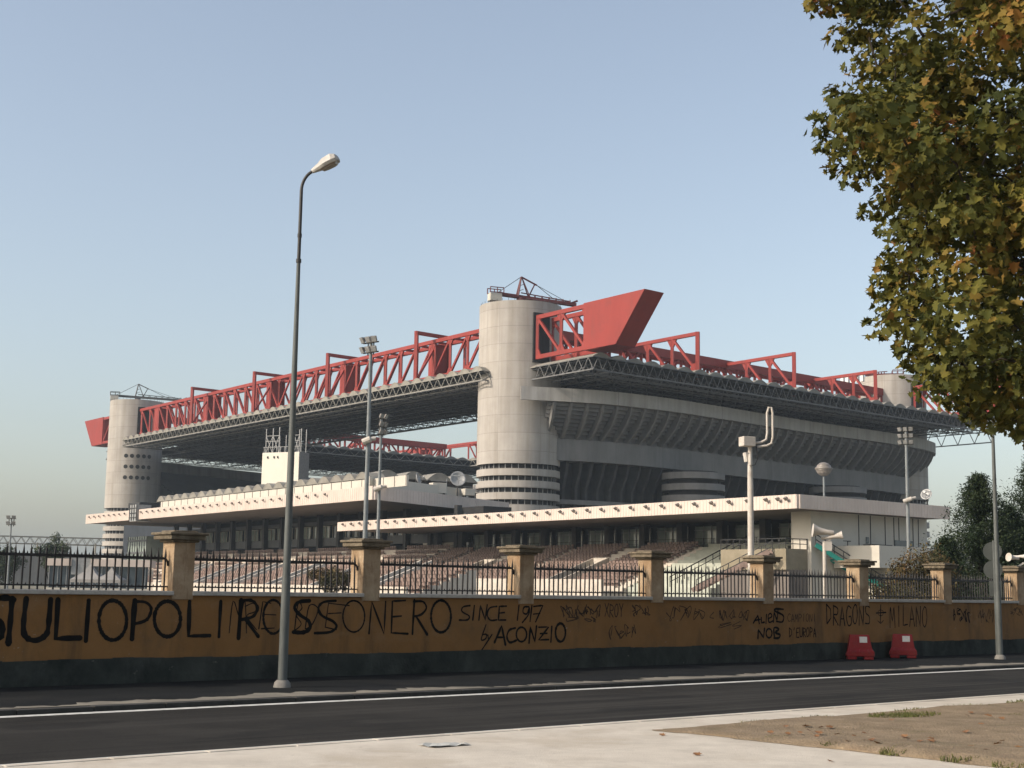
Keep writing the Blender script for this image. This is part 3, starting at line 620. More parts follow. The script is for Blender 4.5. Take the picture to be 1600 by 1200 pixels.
# ------------------------------------------------------------------ iron railings, one per bay
def bar_mesh():
    b = MB(); h = wz(2.22) - zs; w = 0.011
    b.hexa([Vector((-w, -w, 0)), Vector((w, -w, 0)), Vector((w, w, 0)), Vector((-w, w, 0)), Vector((-w, -w, h - 0.17)), Vector((w, -w, h - 0.17)), Vector((w, w, h - 0.17)), Vector((-w, w, h - 0.17))])
    q = 0.017
    b.add([(-q, -q, h - .17), (q, -q, h - .17), (q, q, h - .17), (-q, q, h - .17), (0, 0, h)], [(0, 1, 4), (1, 2, 4), (2, 3, 4), (3, 0, 4), (3, 2, 1, 0)])
    return b
bar_src = None
spike_src = None
VR = VW + 0.14
for i in range(1, 14):
    ua, uc = pill_c[i] + HW, pill_c[i + 1] - HW
    rank = ['off', 'far left', 'second', 'third', 'fourth', 'fifth', 'sixth', 'seventh', 'eighth', 'ninth', 'tenth', 'far']
    lab = {1: 'black spiked iron railing carrying on furthest left beyond the photo', 2: 'black spiked iron railing carrying on left just beyond the photo', 3: 'black spiked iron railing cut by the left edge of the photo', 4: 'black spiked iron railing behind the tall near lamp post, left of the second pillar',
           5: 'black spiked iron railing over the wall lettering that gives a year', 6: 'black spiked iron railing over faded tags, pale parapet wall close behind it',
           7: 'black spiked iron railing left of the pillar beside the white mast', 8: 'black spiked iron railing crossed by the white loudspeaker pole',
           9: 'black spiked iron railing in front of the brownish shrub', 10: 'black spiked iron railing in front of the dark conifers',
           }.get(i, 'black spiked iron railing at the right edge beyond the far lamp post')
    rr = thing('iron_railing', lab, 'railing', ST(ua, VR, zs), 'spiked railings between the wall pillars')
    zr = wz(2.03)
    nb = int(round((uc - ua) / (0.13 * K))); st_ = (uc - ua) / nb
    tr_b = MB(); br_b = MB()
    tr_b.fbox(ST, ua, uc - 0.10, VR - 0.016, VR + 0.016, zr - 0.022, zr + 0.022)
    tr_b.tube([ST(uc - 0.10, VR, zr), ST(uc - 0.05, VR, zr - 0.012), ST(uc - 0.02, VR, zr - 0.05), ST(uc - 0.008, VR, zr - 0.12)], 0.019, 6)
    br_b.fbox(ST, ua, uc, VR - 0.012, VR + 0.012, zs + 0.055, zs + 0.078)
    for k in range(nb):
        uu = ua + st_ * (k + 0.5)
        if bar_src is None:
            o = bar_mesh().build('bar', MT['black_iron'], None); bar_src = o
        else:
            o = bar_src.copy(); scene.collection.objects.link(o)
        o.parent = rr; o.location = ST(uu, VR, zs) - ORG[rr.name]
        o.rotation_euler = (rng.uniform(-.018, .018), rng.uniform(-.018, .018), math.pi / 2 - AZ)
        for sp, zz, hh in ((tr_b, zr + 0.018, 0.05), (br_b, zs + 0.074, 0.035)):
            c = ST(uu + st_ / 2, VR, zz)
            if uu + st_ / 2 < uc - 0.1:
                sp.add([c + T * -.016, c + NV * -.016, c + T * .016, c + NV * .016, c + Vector((0, 0, hh))], [(0, 1, 4), (1, 2, 4), (2, 3, 4), (3, 0, 4), (3, 2, 1, 0)])
    tr_b.build('top_rail', MT['black_iron'], rr); br_b.build('bottom_rail', MT['black_iron'], rr)

# ------------------------------------------------------------------ street lamps
MT['collar'] = mat('concrete_collar', (0.16, 0.15, 0.135), (0.24, 0.225, 0.2), 8, 0.9)
def street_lamp(loc, label, lean=(0.0, 0.0)):
    root = thing('street_lamp', label, 'street lamp', loc, 'street lamps along the wall')
    x, y, z = loc
    P = lambda dx, dz, dy=0: Vector((x + dx + lean[0] * dz, y + dy, z + dz))
    b = MB(); b.tube([P(0, -0.01), P(0, 0.07), P(0, 0.11)], [0.14, 0.125, 0.088], 14); b.build('base_collar', MT['collar'], root, smooth=True)
    b = MB(); b.tube([P(0, 0.05), P(0, 1.6), P(0, 1.75), P(0, 4.2), P(0, 6.72)], [0.074, 0.069, 0.061, 0.050, 0.031], 14); b.build('pole', MT['pole'], root, smooth=True)
    b = MB()
    b.tube([P(0, 6.70), P(0, 6.76)], 0.043, 12); b.tube([P(0, 7.12), P(0, 7.18)], 0.036, 12); b.build('collar', MT['pole_dark'], root)
    b = MB()
    pts = [P(0, 6.72), P(0, 7.9)] + [P(0.30 * (1 - math.cos(a)), 7.9 + 0.36 * math.sin(a)) for a in np.linspace(0.1, 1.25, 8)]
    b.tube(pts, [0.029, 0.027] + [0.026] * 8, 12); b.build('arm', MT['pole_dark'], root, smooth=True)
    # head: tapered body with faceted hood and a lens underneath, tilted up
    e = pts[-1]
    ang = R(24); ax = Vector((math.cos(ang), 0.0, math.sin(ang))); up = Vector((-math.sin(ang), 0, math.cos(ang))); sd_ = Vector((0, 1, 0))
    ax = (ax + Vector((0, -0.25, 0))).normalized(); sd_ = up.cross(ax).normalized(); up = ax.cross(sd_)
    b = MB()
    secs = [(-0.05, 0.035, 0.035, 0.025), (0.10, 0.085, 0.065, 0.04), (0.20, 0.135, 0.10, 0.045), (0.35, 0.145, 0.11, 0.045), (0.42, 0.115, 0.08, 0.04), (0.44, 0.06, 0.035, 0.025)]
    base = 0
    for t_, w, h, l in secs:
        for (i_, j_) in ((-1, 0), (-.62, 1), (.62, 1), (1, 0), (.8, -1), (-.8, -1)):
            b.v.append(tuple(e + ax * t_ + sd_ * (w * i_) + up * (h if j_ > 0 else (-l if j_ < 0 else 0))))
    for s_ in range(len(secs) - 1):
        for k in range(6):
            a = s_ * 6 + k; c = s_ * 6 + (k + 1) % 6
            b.f.append((a, c, c + 6, a + 6))
    b.f.append(tuple(range(6))); b.f.append(tuple(len(b.v) - 6 + k for k in range(6)))
    hd = b.build('lamp_head', MT['lamp_shell'], root)
    b = MB()
    lv = []
    for dz in (-0.042, -0.075):
        f_ = 1.0 if dz > -0.06 else 0.82
        for (t_, w) in ((0.10, 0.06), (0.20, 0.10), (0.33, 0.105), (0.40, 0.075), (0.40, -0.075), (0.33, -0.105), (0.20, -0.10), (0.10, -0.06)):
            lv.append(e + ax * (0.25 + (t_ - 0.25) * f_) + sd_ * (w * f_) + up * dz)
    b.add(lv, [tuple(range(8)), tuple(reversed(range(8, 16)))] + [(i, (i + 1) % 8, 8 + (i + 1) % 8, 8 + i) for i in range(8)])
    b.build('lens', MT['lamp_glass'], hd)
    return root
lp = ST(wu(12.31), 19.05, PZ)
lamp = street_lamp(tuple(lp), 'tall grey street lamp at left with curved arm, standing on the far pavement')
lp2 = ST(wu(33.97), 19.06, PZ)
copy_thing(lamp, lp2, 'tall grey street lamp at right, its top hidden by the plane tree')

# round signs seen from behind, on their own post beside the far lamp
sp_ = ST(wu(35.05), 19.75, PZ)
MT['sign_back'] = mat('dull_sign_back', (0.028, 0.033, 0.031), (0.045, 0.052, 0.048), 3, 0.6)
sg = thing('road_sign', 'grey post with two round signs seen from behind, beside the far lamp post', 'road sign', tuple(sp_))
b = MB(); b.tube([sp_, sp_ + Vector((0, 0, 3.0))], 0.03, 8); b.build('post', MT['pole'], sg)
for hz_ in (2.72, 2.24):
    c = sp_ + T * 0.02 + NV * 0.05 + Vector((0, 0, hz_)); dd = Vector((0.45, 0.9, 0)).normalized()
    b = MB(); b.tube([c, c + dd * 0.02], 0.24, 24); b.build('sign_disc', MT['sign_back'], sg)
b = MB(); c = sp_ + Vector((0, 0, 1.75)); b.fbox(lambda s, v, z: c + Vector((0.9, -0.45, 0)) * s + Vector((0.45, 0.9, 0)) * v + Vector((0, 0, z)), -0.15, 0.17, 0.04, 0.055, -0.2, 0.2); b.build('sign_plate', MT['sign_back'], sg)

# ------------------------------------------------------------------ red plastic barriers
def barrier(uc, vc, label, ang=0.0):
    c0 = ST(uc, vc, 0)
    root = thing('plastic_barrier', label, 'barrier', ST(uc, vc, PZ), 'red plastic barriers against the wall')
    ex = Vector((math.cos(ang), math.sin(ang), 0)); ey = Vector((-math.sin(ang), math.cos(ang), 0))
    F = frame(c0, ex, ey)
    b = MB()
    prof = [(-0.20, 0.07), (-0.20, 0.19), (-0.14, 0.25), (-0.10, 0.56), (-0.085, 0.585), (0.085, 0.585), (0.10, 0.56), (0.14, 0.25), (0.20, 0.19), (0.20, 0.07)]
    lens = [0.335, 0.335, 0.29, 0.235, 0.225, 0.225, 0.235, 0.29, 0.335, 0.335]
    n = len(prof)
    vs = [F(-l, p, PZ + z) for (p, z), l in zip(prof, lens)] + [F(l, p, PZ + z) for (p, z), l in zip(prof, lens)]
    b.add(vs, [tuple(range(n)), tuple(reversed(range(n, 2 * n)))] + [(i, (i + 1) % n, n + (i + 1) % n, n + i) for i in range(n)])
    b.build('body', MT['red_plastic'], root, bevel=0.02)
    for s in (-0.2, 0.2):
        b = MB(); b.fbox(F, s - 0.11, s + 0.11, -0.195, 0.195, PZ, PZ + 0.069); b.build('foot', MT['red_plastic'], root, bevel=0.015)
    b = MB()
    q = [(-0.01, 0.40), (0.17, 0.40), (0.17, 0.54), (-0.01, 0.54)]
    pts = [F(s, -0.14 + (z - 0.25) * 0.129 - 0.004, PZ + z) for s, z in q]
    b.extrude(pts, ey * -0.003); b.build('sticker', MT['label_white'], root)
    b = MB()
    for s in (-0.2, 0.0, 0.2):
        pts = [F(s + ds, -0.20 + (z - 0.19) - 0.003, PZ + z) for ds, z in ((-.03, .19), (.03, .19), (.02, .25), (-.02, .25))]
        b.extrude(pts, ey * -0.02)
    b.build('moulded_rib', MT['red_plastic'], root)
    return root
barrier(wu(30.1), 20.6, 'red plastic road barrier with white sticker by the wall, left of the pair', -0.12)
barrier(wu(31.95), 20.58, 'red plastic road barrier with white sticker by the wall, right of the pair', -0.22)
# ------------------------------------------------------------------ stadium
N0 = Vector((1.34, 247.24, 0)); L0 = Vector((-104.7, 391.0, 0)); R0 = Vector((88.6, 324.0, 0))
ea = (L0 - N0).normalized(); eb = (R0 - N0).normalized()
LA = (L0 - N0).length; LB = (R0 - N0).length
SF = frame(N0, ea, eb)           # s along the long side, b along the short side
stadium = thing('stadium', 'huge concrete stadium with red roof girders and round corner towers', 'stadium', tuple(N0))

def lathe_uv(name, c, prof, m, parent, n=48, smooth=True):
    """surface of revolution with UV in metres"""
    org = ORG[parent.name]
    vs = []; fs = []; uvs = []
    for r, z in prof:
        for k in range(n + 1):
            a = 2 * math.pi * k / n
            vs.append((c[0] + r * math.cos(a) - org.x, c[1] + r * math.sin(a) - org.y, z - org.z)); uvs.append((a * 7.35, z))
    for i in range(len(prof) - 1):
        for k in range(n):
            a = i * (n + 1) + k
            fs.append((a, a + 1, a + n + 2, a + n + 1))
    me = bpy.data.meshes.new(name); me.from_pydata(vs, [], fs)
    l = me.uv_layers.new(name='UVMap')
    for p in me.polygons:
        for li in p.loop_indices: l.data[li].uv = uvs[me.loops[li].vertex_index]
    if smooth:
        me.polygons.foreach_set('use_smooth', [True] * len(me.polygons))
        try: me.set_sharp_from_angle(angle=R(30))
        except Exception: pass
    me.materials.append(m)
    o = bpy.data.objects.new(name, me); scene.collection.objects.link(o); o.parent = parent; ORG[o.name] = org
    return o

def tower(c, label=None, zb=22.6):
    Rr = 7.35
    shaft = lathe_uv('corner_tower', c, [(Rr, zb), (Rr, 51.0), (Rr - 0.5, 51.0), (Rr - 0.5, 49.6), (0.01, 49.6)], MT['conc'], stadium)
    if label: shaft['label'] = label
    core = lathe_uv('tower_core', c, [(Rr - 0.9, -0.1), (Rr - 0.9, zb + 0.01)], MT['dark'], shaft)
    z = zb - 0.85; prof = []
    i = 0
    while z > 1:
        lo = z - 1.2
        rg = [(Rr - 1.0, z), (Rr, z), (Rr, lo), (Rr - 1.0, lo)]
        lathe_uv('storey_band', c, rg[::-1], MT['conc'], shaft); z -= 2.05
    b = MB()
    for k in range(36):
        a = 2 * math.pi * k / 36
        p = Vector((c[0] + (Rr - 0.72) * math.cos(a), c[1] + (Rr - 0.72) * math.sin(a), 0))
        b.bar(p + Vector((0, 0, 1)), p + Vector((0, 0, zb)), 0.12)
    b.build('mullions', MT['grey_metal'], shaft)
    b = MB()                     # access hatch lines at the rim
    for k in range(40):
        a = 2 * math.pi * k / 40
        p = Vector((c[0] + (Rr - 0.25) * math.cos(a), c[1] + (Rr - 0.25) * math.sin(a), 51.0))
        b.bar(p, p + Vector((0, 0, 0.5)), 0.05)
    b.build('rim_posts', MT['steel_dark'], shaft)
    return shaft
tn = tower(N0, 'nearest round tower, pale concrete, rising right in the middle')
tl = tower(L0, 'far left round tower with rows of dark portholes', 21.2)
tr_ = tower(R0, 'right round tower partly behind the plane tree')
Q0 = Vector((2.0, 466.0, 0))
tq = tower(Q0)
# portholes of the left tower
for r_ in range(3):
    for k in range(5):
        a = math.atan2(-1, 0.02) + R(-4 + 12.5 * k)
        p = L0 + Vector((math.cos(a), math.sin(a), 0)) * 7.28 + Vector((0, 0, 35.4 - 2.95 * r_))
        dn = Vector((math.cos(a), math.sin(a), 0))
        b = MB(); b.tube([p, p + dn * 0.09], 0.56, 16); b.build('porthole', MT['dark'], tl)

# --- red girders
ZT, ZB = 48.0, 41.0
def truss_panel(b, f, s0, s1, v, z0, z1, n, w=0.5, flip=0):
    """one vertical lattice face between chords; f(s, v, z)"""
    st_ = (s1 - s0) / n
    for i in range(n + 1):
        b.bar(f(s0 + st_ * i, v, z0), f(s0 + st_ * i, v, z1), w, w * 1.1)
    for i in range(n):
        a, c = s0 + st_ * i, s0 + st_ * (i + 1)
        up = (i + flip) % 2 == 0 if flip < 2 else (flip == 2)
        if up: b.bar(f(a, v, z1), f(c, v, z0), w * 0.85)
        else: b.bar(f(a, v, z0), f(c, v, z1), w * 0.85)
def gusset(b, f, s, v, z, sz, dz):
    th = 0.16
    pts = [f(s - sz, v - th, z), f(s + sz, v - th, z), f(s + sz * .35, v - th, z + dz), f(s - sz * .35, v - th, z + dz)]
    b.extrude(pts, f(0, 2 * th, 0) - f(0, 0, 0))
def main_girder(bc):
    b = MB(); hw = 1.75
    for v in (bc - hw, bc + hw):
        for z in (ZB, ZT):
            b.bar(SF(-33 if z == ZT else -28, v, z), SF(LA + (33 if z == ZT else 28), v, z), 0.62, 0.72)
        truss_panel(b, SF, 8.2, LA / 2, v, ZB, ZT, 14, 0.42, 2)
        truss_panel(b, SF, LA / 2, LA - 8.2, v, ZB, ZT, 14, 0.42, 3)
        truss_panel(b, SF, -20.4, -7.2, v, ZB, ZT, 2, 0.5, 3)
        truss_panel(b, SF, LA + 7.2, LA + 20.4, v, ZB, ZT, 2, 0.5, 2)
        for k in range(29):
            s = 8.2 + (LA - 16.4) * k / 28
            gusset(b, SF, s, v, ZT - 0.3, 0.95, -1.0); gusset(b, SF, s, v, ZB + 0.3, 0.95, 1.0)
        for s in (-20.4, -13.8, -7.2):
            gusset(b, SF, s, v, ZT - 0.3, 1.1, -1.2); gusset(b, SF, s, v, ZB + 0.3, 1.1, 1.2)
    st_ = (LA - 16.4) / 28
    for k in range(29):          # cross members top and bottom
        s = 8.2 + st_ * k
        for z in (ZB, ZT): b.bar(SF(s, bc - hw, z), SF(s, bc + hw, z), 0.4)
        if k < 28:
            b.bar(SF(s, bc - hw, ZT), SF(s + st_, bc + hw, ZT), 0.3)
    g_ = b.build('main_girder', MT['red'], stadium)
    for sgn in (0, 1):
        b = MB()
        fx = (lambda s, v, z: SF(s, v, z)) if sgn == 0 else (lambda s, v, z: SF(LA - s, v, z))
        th = 0.5
        pts = [fx(-20.2, bc - hw - th, ZT + .48), fx(-35.4, bc - hw - th, ZT + .48), fx(-28.4, bc - hw - th, ZB - .48), fx(-20.2, bc - hw - th, ZB - .48)]
        b.extrude(pts, eb * (2 * hw + 2 * th))
        b.build('girder_end_box', MT['red'], g_, bevel=0.06)
    for s0 in ((0, LA) if bc == 0 else (0,)):           # slots through the towers
        b = MB(); b.prism([(p.x, p.y) for p in (SF(s0 + e * q_, bc + v_, 0) for e, q_, v_ in ((1, 6.97, -hw - .75), (1, 7.38, -.9), (1, 7.38, .9), (1, 6.98, hw + .7), (-1, 6.98, hw + .7), (-1, 7.38, .9), (-1, 7.38, -.9), (-1, 6.97, -hw - .75)))], ZB - 0.9, ZT + 0.9); b.build('tower_slot', MT['dark'], g_)
    for s in (25.5, 59.8, 94.0, 128.3, 160.0):   # stiff portal plates
        b = MB()
        b.fbox(SF, s - 0.25, s + 0.25, bc - hw + 0.3, bc + hw - 0.3, ZB + 0.4, ZT - 0.4)
        for v in (bc - hw, bc + hw):
            b.fbox(SF, s - 0.8, s + 1.6, v - 0.12, v + 0.12, ZB + 0.4, ZT - 0.4)
        b.build('portal_plate', MT['red'], g_)
    return g_
main_girder(0.0); main_girder(LB)
for s in (25.5, 59.8, 94.0, 128.3):
    b = MB()
    b.bar(SF(s, -6.3, 49.2), SF(s, 4.0, 49.2), 0.65); b.bar(SF(s, -6.0, 49.5), SF(s, -6.0, 38.8), 0.65); b.bar(SF(s, 1.75, 48.3), SF(s, 1.75, 49.2), 0.5)
    b.bar(SF(s, -5.7, 40.0), SF(s, -1.5, 40.4), 0.5); b.bar(SF(s, -5.7, 40.2), SF(s, -1.7, 46.6), 0.35)
    b.build('outrigger_frame', MT['red'], stadium)
def side_girder(s0):
    b = MB(); hw = 1.6
    for s in (s0 - hw, s0 + hw):
        FB = lambda x, v, z: SF(v, x, z)
        for z in (ZB, 47.0): b.bar(SF(s, 6.5, z), SF(s, LB - 6.5, z), 0.9, 1.6 if z > 45 else 0.8)
        truss_panel(b, FB, 7, LB - 7, s, ZB, 47.0, 18, 0.5, 0)
        for k in range(19):
            gusset(b, FB, 7 + (LB - 14) * k / 18, s, ZB + 0.3, 0.9, 1.0)
    for k in range(19):
        x = 7 + (LB - 14) * k / 18
        b.bar(SF(s0 - hw, x, 47), SF(s0 + hw, x, 47), 0.4); b.bar(SF(s0 - hw, x, ZB), SF(s0 + hw, x, ZB), 0.4)
    b.build('side_girder', MT['red'], stadium)
side_girder(0.0); side_girder(LA)
# transverse trusses that step out over the short side
for bb, so in ((25.5, -21.0), (54.5, -20.0), (83.5, -18.5)):
    b = MB(); s1 = -1.2; zt, zb = 46.9, 39.9
    b.bar(SF(so, bb, zt), SF(s1, bb, zt), 0.62, 0.62); b.bar(SF(so, bb, zb), SF(s1, bb, zb), 0.55, 0.55)
    b.bar(SF(so, bb, zb - 1.2), SF(so, bb, zt + 0.31), 0.7, 0.7)
    n = 3
    xs = [so + (s1 - so) * k / n for k in range(n + 1)]
    for x in xs[1:]: b.bar(SF(x, bb, zb), SF(x, bb, zt), 0.55, 0.55)
    for k in range(n): b.bar(SF(xs[k], bb, zb), SF(xs[k + 1], bb, zt), 0.42)
    FA = lambda s, v, z: SF(s, v, z)
    for x in xs[1:]: gusset(b, FA, x, bb, zt - 0.3, 1.2, -1.3)
    gusset(b, FA, xs[0] + .8, bb, zb + 0.3, 1.3, 1.4)
    b.build('transverse_truss', MT['red'], stadium)
    # far half, over the opposite short side
    b = MB()
    b.bar(SF(LA - so, bb, zt), SF(LA + 1.2, bb, zt), 0.8); b.bar(SF(LA - so, bb, zb), SF(LA + 1.2, bb, zb), 0.7); b.bar(SF(LA - so, bb, zb - 1), SF(LA - so, bb, zt), 0.9)
    for k in range(1, 4): x = LA + 1.2 + (-so - 1.2) * k / 4; b.bar(SF(x, bb, zb), SF(x, bb, zt), 0.6)
    b.build('transverse_truss', MT['red'], stadium)

# --- roof: four strips of barrel vaults on a space frame
def vault_roof(f, s0, s1, v0, v1, z, nv, amp=0.75, seg=6, caps=True):
    """vaults follow one another along s, axes along v"""
    b = MB(); st_ = (s1 - s0) / nv
    prof = []
    for k in range(nv):
        for j in range(seg):
            prof.append((s0 + st_ * (k + j / seg), z + amp * math.sin(math.pi * j / seg)))
    prof.append((s1, z))
    n = len(prof)
    vs = [f(s, v0, zz) for s, zz in prof] + [f(s, v1, zz) for s, zz in prof] + [f(s, v0, zz - .16) for s, zz in prof] + [f(s, v1, zz - .16) for s, zz in prof]
    fs = []
    for i in range(n - 1):
        fs += [(i, i + 1, n + i + 1, n + i), (2 * n + i, 3 * n + i, 3 * n + i + 1, 2 * n + i + 1), (i, 2 * n + i, 2 * n + i + 1, i + 1), (n + i, n + i + 1, 3 * n + i + 1, 3 * n + i)]
    fs += [(0, n, 3 * n, 2 * n), (n - 1, 3 * n - 1, 4 * n - 1, 2 * n - 1)]
    b.add(vs, fs)
    if caps:                    # closed gables at both ends of every vault
        for vv in (v0 + .02, v1 - .02):
            for k in range(nv):
                b.add([f(s, vv, zz - .02) for s, zz in prof[k * seg:(k + 1) * seg + 1]], [tuple(range(seg + 1))])
    return b
def space_frame(f, s0, s1, v0, v1, z0, z1, p, b=None, w=0.16):
    b = b or MB()
    ns = max(1, round((s1 - s0) / p)); nv_ = max(1, round((v1 - v0) / p))
    ds = (s1 - s0) / ns; dv = (v1 - v0) / nv_
    for j in range(nv_ + 1): b.bar(f(s0, v0 + dv * j, z0), f(s1, v0 + dv * j, z0), w * 1.2)
    for i in range(ns + 1): b.bar(f(s0 + ds * i, v0, z0), f(s0 + ds * i, v1, z0), w)
    for i in range(ns):
        for j in range(nv_):
            c = f(s0 + ds * (i + .5), v0 + dv * (j + .5), z1)
            for di, dj in ((0, 0), (1, 0), (0, 1), (1, 1)):
                b.bar(f(s0 + ds * (i + di), v0 + dv * (j + dj), z0), c, w * 0.7)
    return b
def edge_truss(b, f, s0, s1, v, z0, z1, p, w=0.155):
    n = max(1, round((s1 - s0) / p)); st_ = (s1 - s0) / n
    b.bar(f(s0, v, z0), f(s1, v, z0), w * 1.5); b.bar(f(s0, v, z1), f(s1, v, z1), w * 1.3)
    for i in range(n):
        a = s0 + st_ * i
        b.bar(f(a, v, z0), f(a + st_ / 2, v, z1), w * .8); b.bar(f(a + st_ / 2, v, z1), f(a + st_, v, z0), w * .8)
FS = SF
FBs = lambda x, v, z: SF(v, x, z)
RZ0, RZ1 = 37.0, 38.7
roof = vault_roof(SF, -0.5, LA - 13, -9.0, 25.5, RZ1, 43, amp=0.95).build('roof_vaults', MT['roof'], stadium)
b = MB()
for k, v in enumerate((-9.0, -5.6, -2.2)): edge_truss(b, SF, -0.5, LA - 13, v, RZ0, RZ1, 2.57, .125)
for k in range(44):
    s = -0.5 + (LA - 12.5) * k / 43
    b.bar(SF(s, -9, RZ0), SF(s, -5.6, RZ1), 0.2); b.bar(SF(s, -9, RZ1), SF(s, -5.6, RZ0), 0.16)
edge_truss(b, SF, 40, 138, 25.5, RZ0, RZ1, 3.85)
edge_truss(b, FBs, -9, 10, LA - 13, RZ0, RZ1, 3.4)
b.build('edge_truss', MT['lattice'], roof)
space_frame(SF, 0, LA - 14, -8.2, 25, RZ0 + 0.1, RZ1 - .5, 4.2).build('space_frame', MT['frame_dark'], roof)
def shade_sheet(s0, s1, v0, v1, z, parent):  # dark sheet added below the vaults to deepen the shade there
    b = MB(); b.fbox(SF, s0, s1, v0, v1, z, z + .08); b.build('roof_shade_sheet', MT['under_deck'], parent)
shade_sheet(0, LA - 13.5, -8.6, 25.2, RZ1 - .35, roof)
# near short side, vault axes along s
roof2 = vault_roof(FBs, -2.8, LB + 4, -23.5, 40.0, RZ1 + 0.5, 30).build('roof_vaults', MT['roof'], stadium)
b = MB()
for v in (-23.5, -20.0, -16.5): edge_truss(b, FBs, -2.8, LB + 4, v, RZ0, RZ1 + .4, 2.2, .12)
edge_truss(b, FBs, 25, LB - 25, 40.0, RZ0, RZ1, 3.9)
edge_truss(b, SF, -23.5, -8, -2.8, RZ0, RZ1 + .4, 2.6, .125); edge_truss(b, SF, -23.5, -6, LB + 4, RZ0 - 2.2, RZ1 + .4, 3.9)
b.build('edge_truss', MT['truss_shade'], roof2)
space_frame(SF, -22.6, 39.5, -2.5, LB + 3.5, RZ0 + .1, RZ1 - .1, 4.2).build('space_frame', MT['frame_dark'], roof2)
shade_sheet(-22.9, 39.6, -2.5, LB + 3.7, RZ1 + .05, roof2)
roof3 = vault_roof(FBs, 10, LB + 4, 138.0, LA + 22, RZ1, 26).build('roof_vaults', MT['roof'], stadium)
b = MB(); edge_truss(b, FBs, 10, LB + 4, 138, RZ0, RZ1, 3.9); edge_truss(b, FBs, 0, LB + 4, LA + 22, RZ0 - .6, RZ1, 3.9); edge_truss(b, FBs, 0, LB + 4, LA + 18, RZ0 - .6, RZ1, 3.9)
b.build('edge_truss', MT['lattice'], roof3)
shade_sheet(138.3, LA + 21.5, 10, LB + 3.7, RZ1 - .35, roof3); space_frame(SF, 138.5, LA + 21, 10, LB + 3, RZ0, RZ1 - .5, 6).build('space_frame', MT['frame_dark'], roof3)
roof4 = vault_roof(SF, 40, 138, LB - 25.5, LB + 9, RZ1, 25).build('roof_vaults', MT['roof'], stadium)
b = MB(); edge_truss(b, SF, 40, 138, LB - 25.5, RZ0, RZ1, 3.9); edge_truss(b, SF, 0, LA, LB + 9, RZ0, RZ1, 3.9); b.build('edge_truss', MT['lattice'], roof4)
space_frame(SF, 40, 137, LB - 25, LB + 8.5, RZ0 + .1, RZ1 - .5, 6.5).build('space_frame', MT['frame_dark'], roof4)
shade_sheet(40.3, 137.5, LB - 25.2, LB + 8.6, RZ1 - .35, roof4)

# --- third tier ring
PLN = [(1.6, 237.0), (8.2, 238.6), (12.8, 240.0), (17.8, 242.2), (27.5, 249.0), (38, 258.8), (49.7, 270.4), (62.3, 282.6), (75.5, 293.8), (83.0, 300.6), (90.8, 309.4), (95.8, 317.0), (97.6, 322.5)]
def resample(pl, step):
    P = [Vector((x, y, 0)) for x, y in pl]; Q = []
    for i in range(len(P) - 1):
        p0 = P[max(i - 1, 0)]; p1 = P[i]; p2 = P[i + 1]; p3 = P[min(i + 2, len(P) - 1)]
        m = max(1, int((p2 - p1).length / step))
        for k in range(m):
            t = k / m
            Q.append(0.5 * ((2 * p1) + (p2 - p0) * t + (2 * p0 - 5 * p1 + 4 * p2 - p3) * t * t + (3 * p1 - p0 - 3 * p2 + p3) * t ** 3))
    Q.append(P[-1]); return Q
def normals(Q):
    out = []
    for i in range(len(Q)):
        d = (Q[min(i + 1, len(Q) - 1)] - Q[max(i - 1, 0)]).normalized()
        out.append(Vector((-d.y, d.x, 0)))      # inward
    return out
def sweep(Q, Nn, prof, name, m, parent, closed=True, label=None, uv=False):
    n = len(prof); b = MB(); u = 0; us = []
    for i, (q, nn) in enumerate(zip(Q, Nn)):
        if i: u += (q - Q[i - 1]).length
        us.append(u)
        for o_, z in prof: b.v.append(tuple(q + nn * o_ + Vector((0, 0, z))))
    for i in range(len(Q) - 1):
        for k in range(n if closed else n - 1):
            a = i * n + k; c = i * n + (k + 1) % n
            b.f.append((a, c, c + n, a + n))
    if closed:
        b.f.append(tuple(range(n))); b.f.append(tuple((len(Q) - 1) * n + k for k in range(n)))
    o = b.build(name, m, parent, recalc=closed, label=label)
    if uv:
        l = o.data.uv_layers.new(name='UVMap')
        for p in o.data.polygons:
            for li in p.loop_indices:
                vi = o.data.loops[li].vertex_index
                l.data[li].uv = (us[vi // n], prof[vi % n][1])
    return o
Q = resample(PLN, 1.4); QN = normals(Q)
ring = sweep(Q, QN, [(0, 33.2), (0, 35.5), (0.6, 35.5), (0.6, 33.2)], 'ring_parapet', MT['ring'], stadium, uv=True)
i0 = next(i for i, q in enumerate(Q) if q.x > 6.0)
Q2 = Q[i0:]; N2 = QN[i0:]
steps = []
ns = 9
for k in range(ns):
    o_ = 0.6 + 5.4 * k / ns; z = 33.2 - 5.6 * k / ns
    w_ = 5.4 / ns; steps += [(o_, z), (o_ + w_ * 0.52, z - 0.05), (o_ + w_ * 0.55, z + 0.55), (o_ + w_ * 0.95, z + 0.5)]
steps += [(6.0, 27.5)]
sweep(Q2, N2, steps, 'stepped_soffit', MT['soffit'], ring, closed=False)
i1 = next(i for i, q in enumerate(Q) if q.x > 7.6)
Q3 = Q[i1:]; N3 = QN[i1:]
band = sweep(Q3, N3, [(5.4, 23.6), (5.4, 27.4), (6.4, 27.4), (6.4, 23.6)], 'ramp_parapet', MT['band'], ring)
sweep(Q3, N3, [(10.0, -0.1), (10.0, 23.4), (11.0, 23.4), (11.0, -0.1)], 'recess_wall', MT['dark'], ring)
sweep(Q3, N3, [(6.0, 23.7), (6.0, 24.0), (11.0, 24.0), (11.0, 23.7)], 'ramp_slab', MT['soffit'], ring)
sweep(Q3, N3, [(8.2, 16.2), (8.2, 17.0), (10.2, 17.0), (10.2, 16.2)], 'ramp_slab', MT['soffit'], ring)
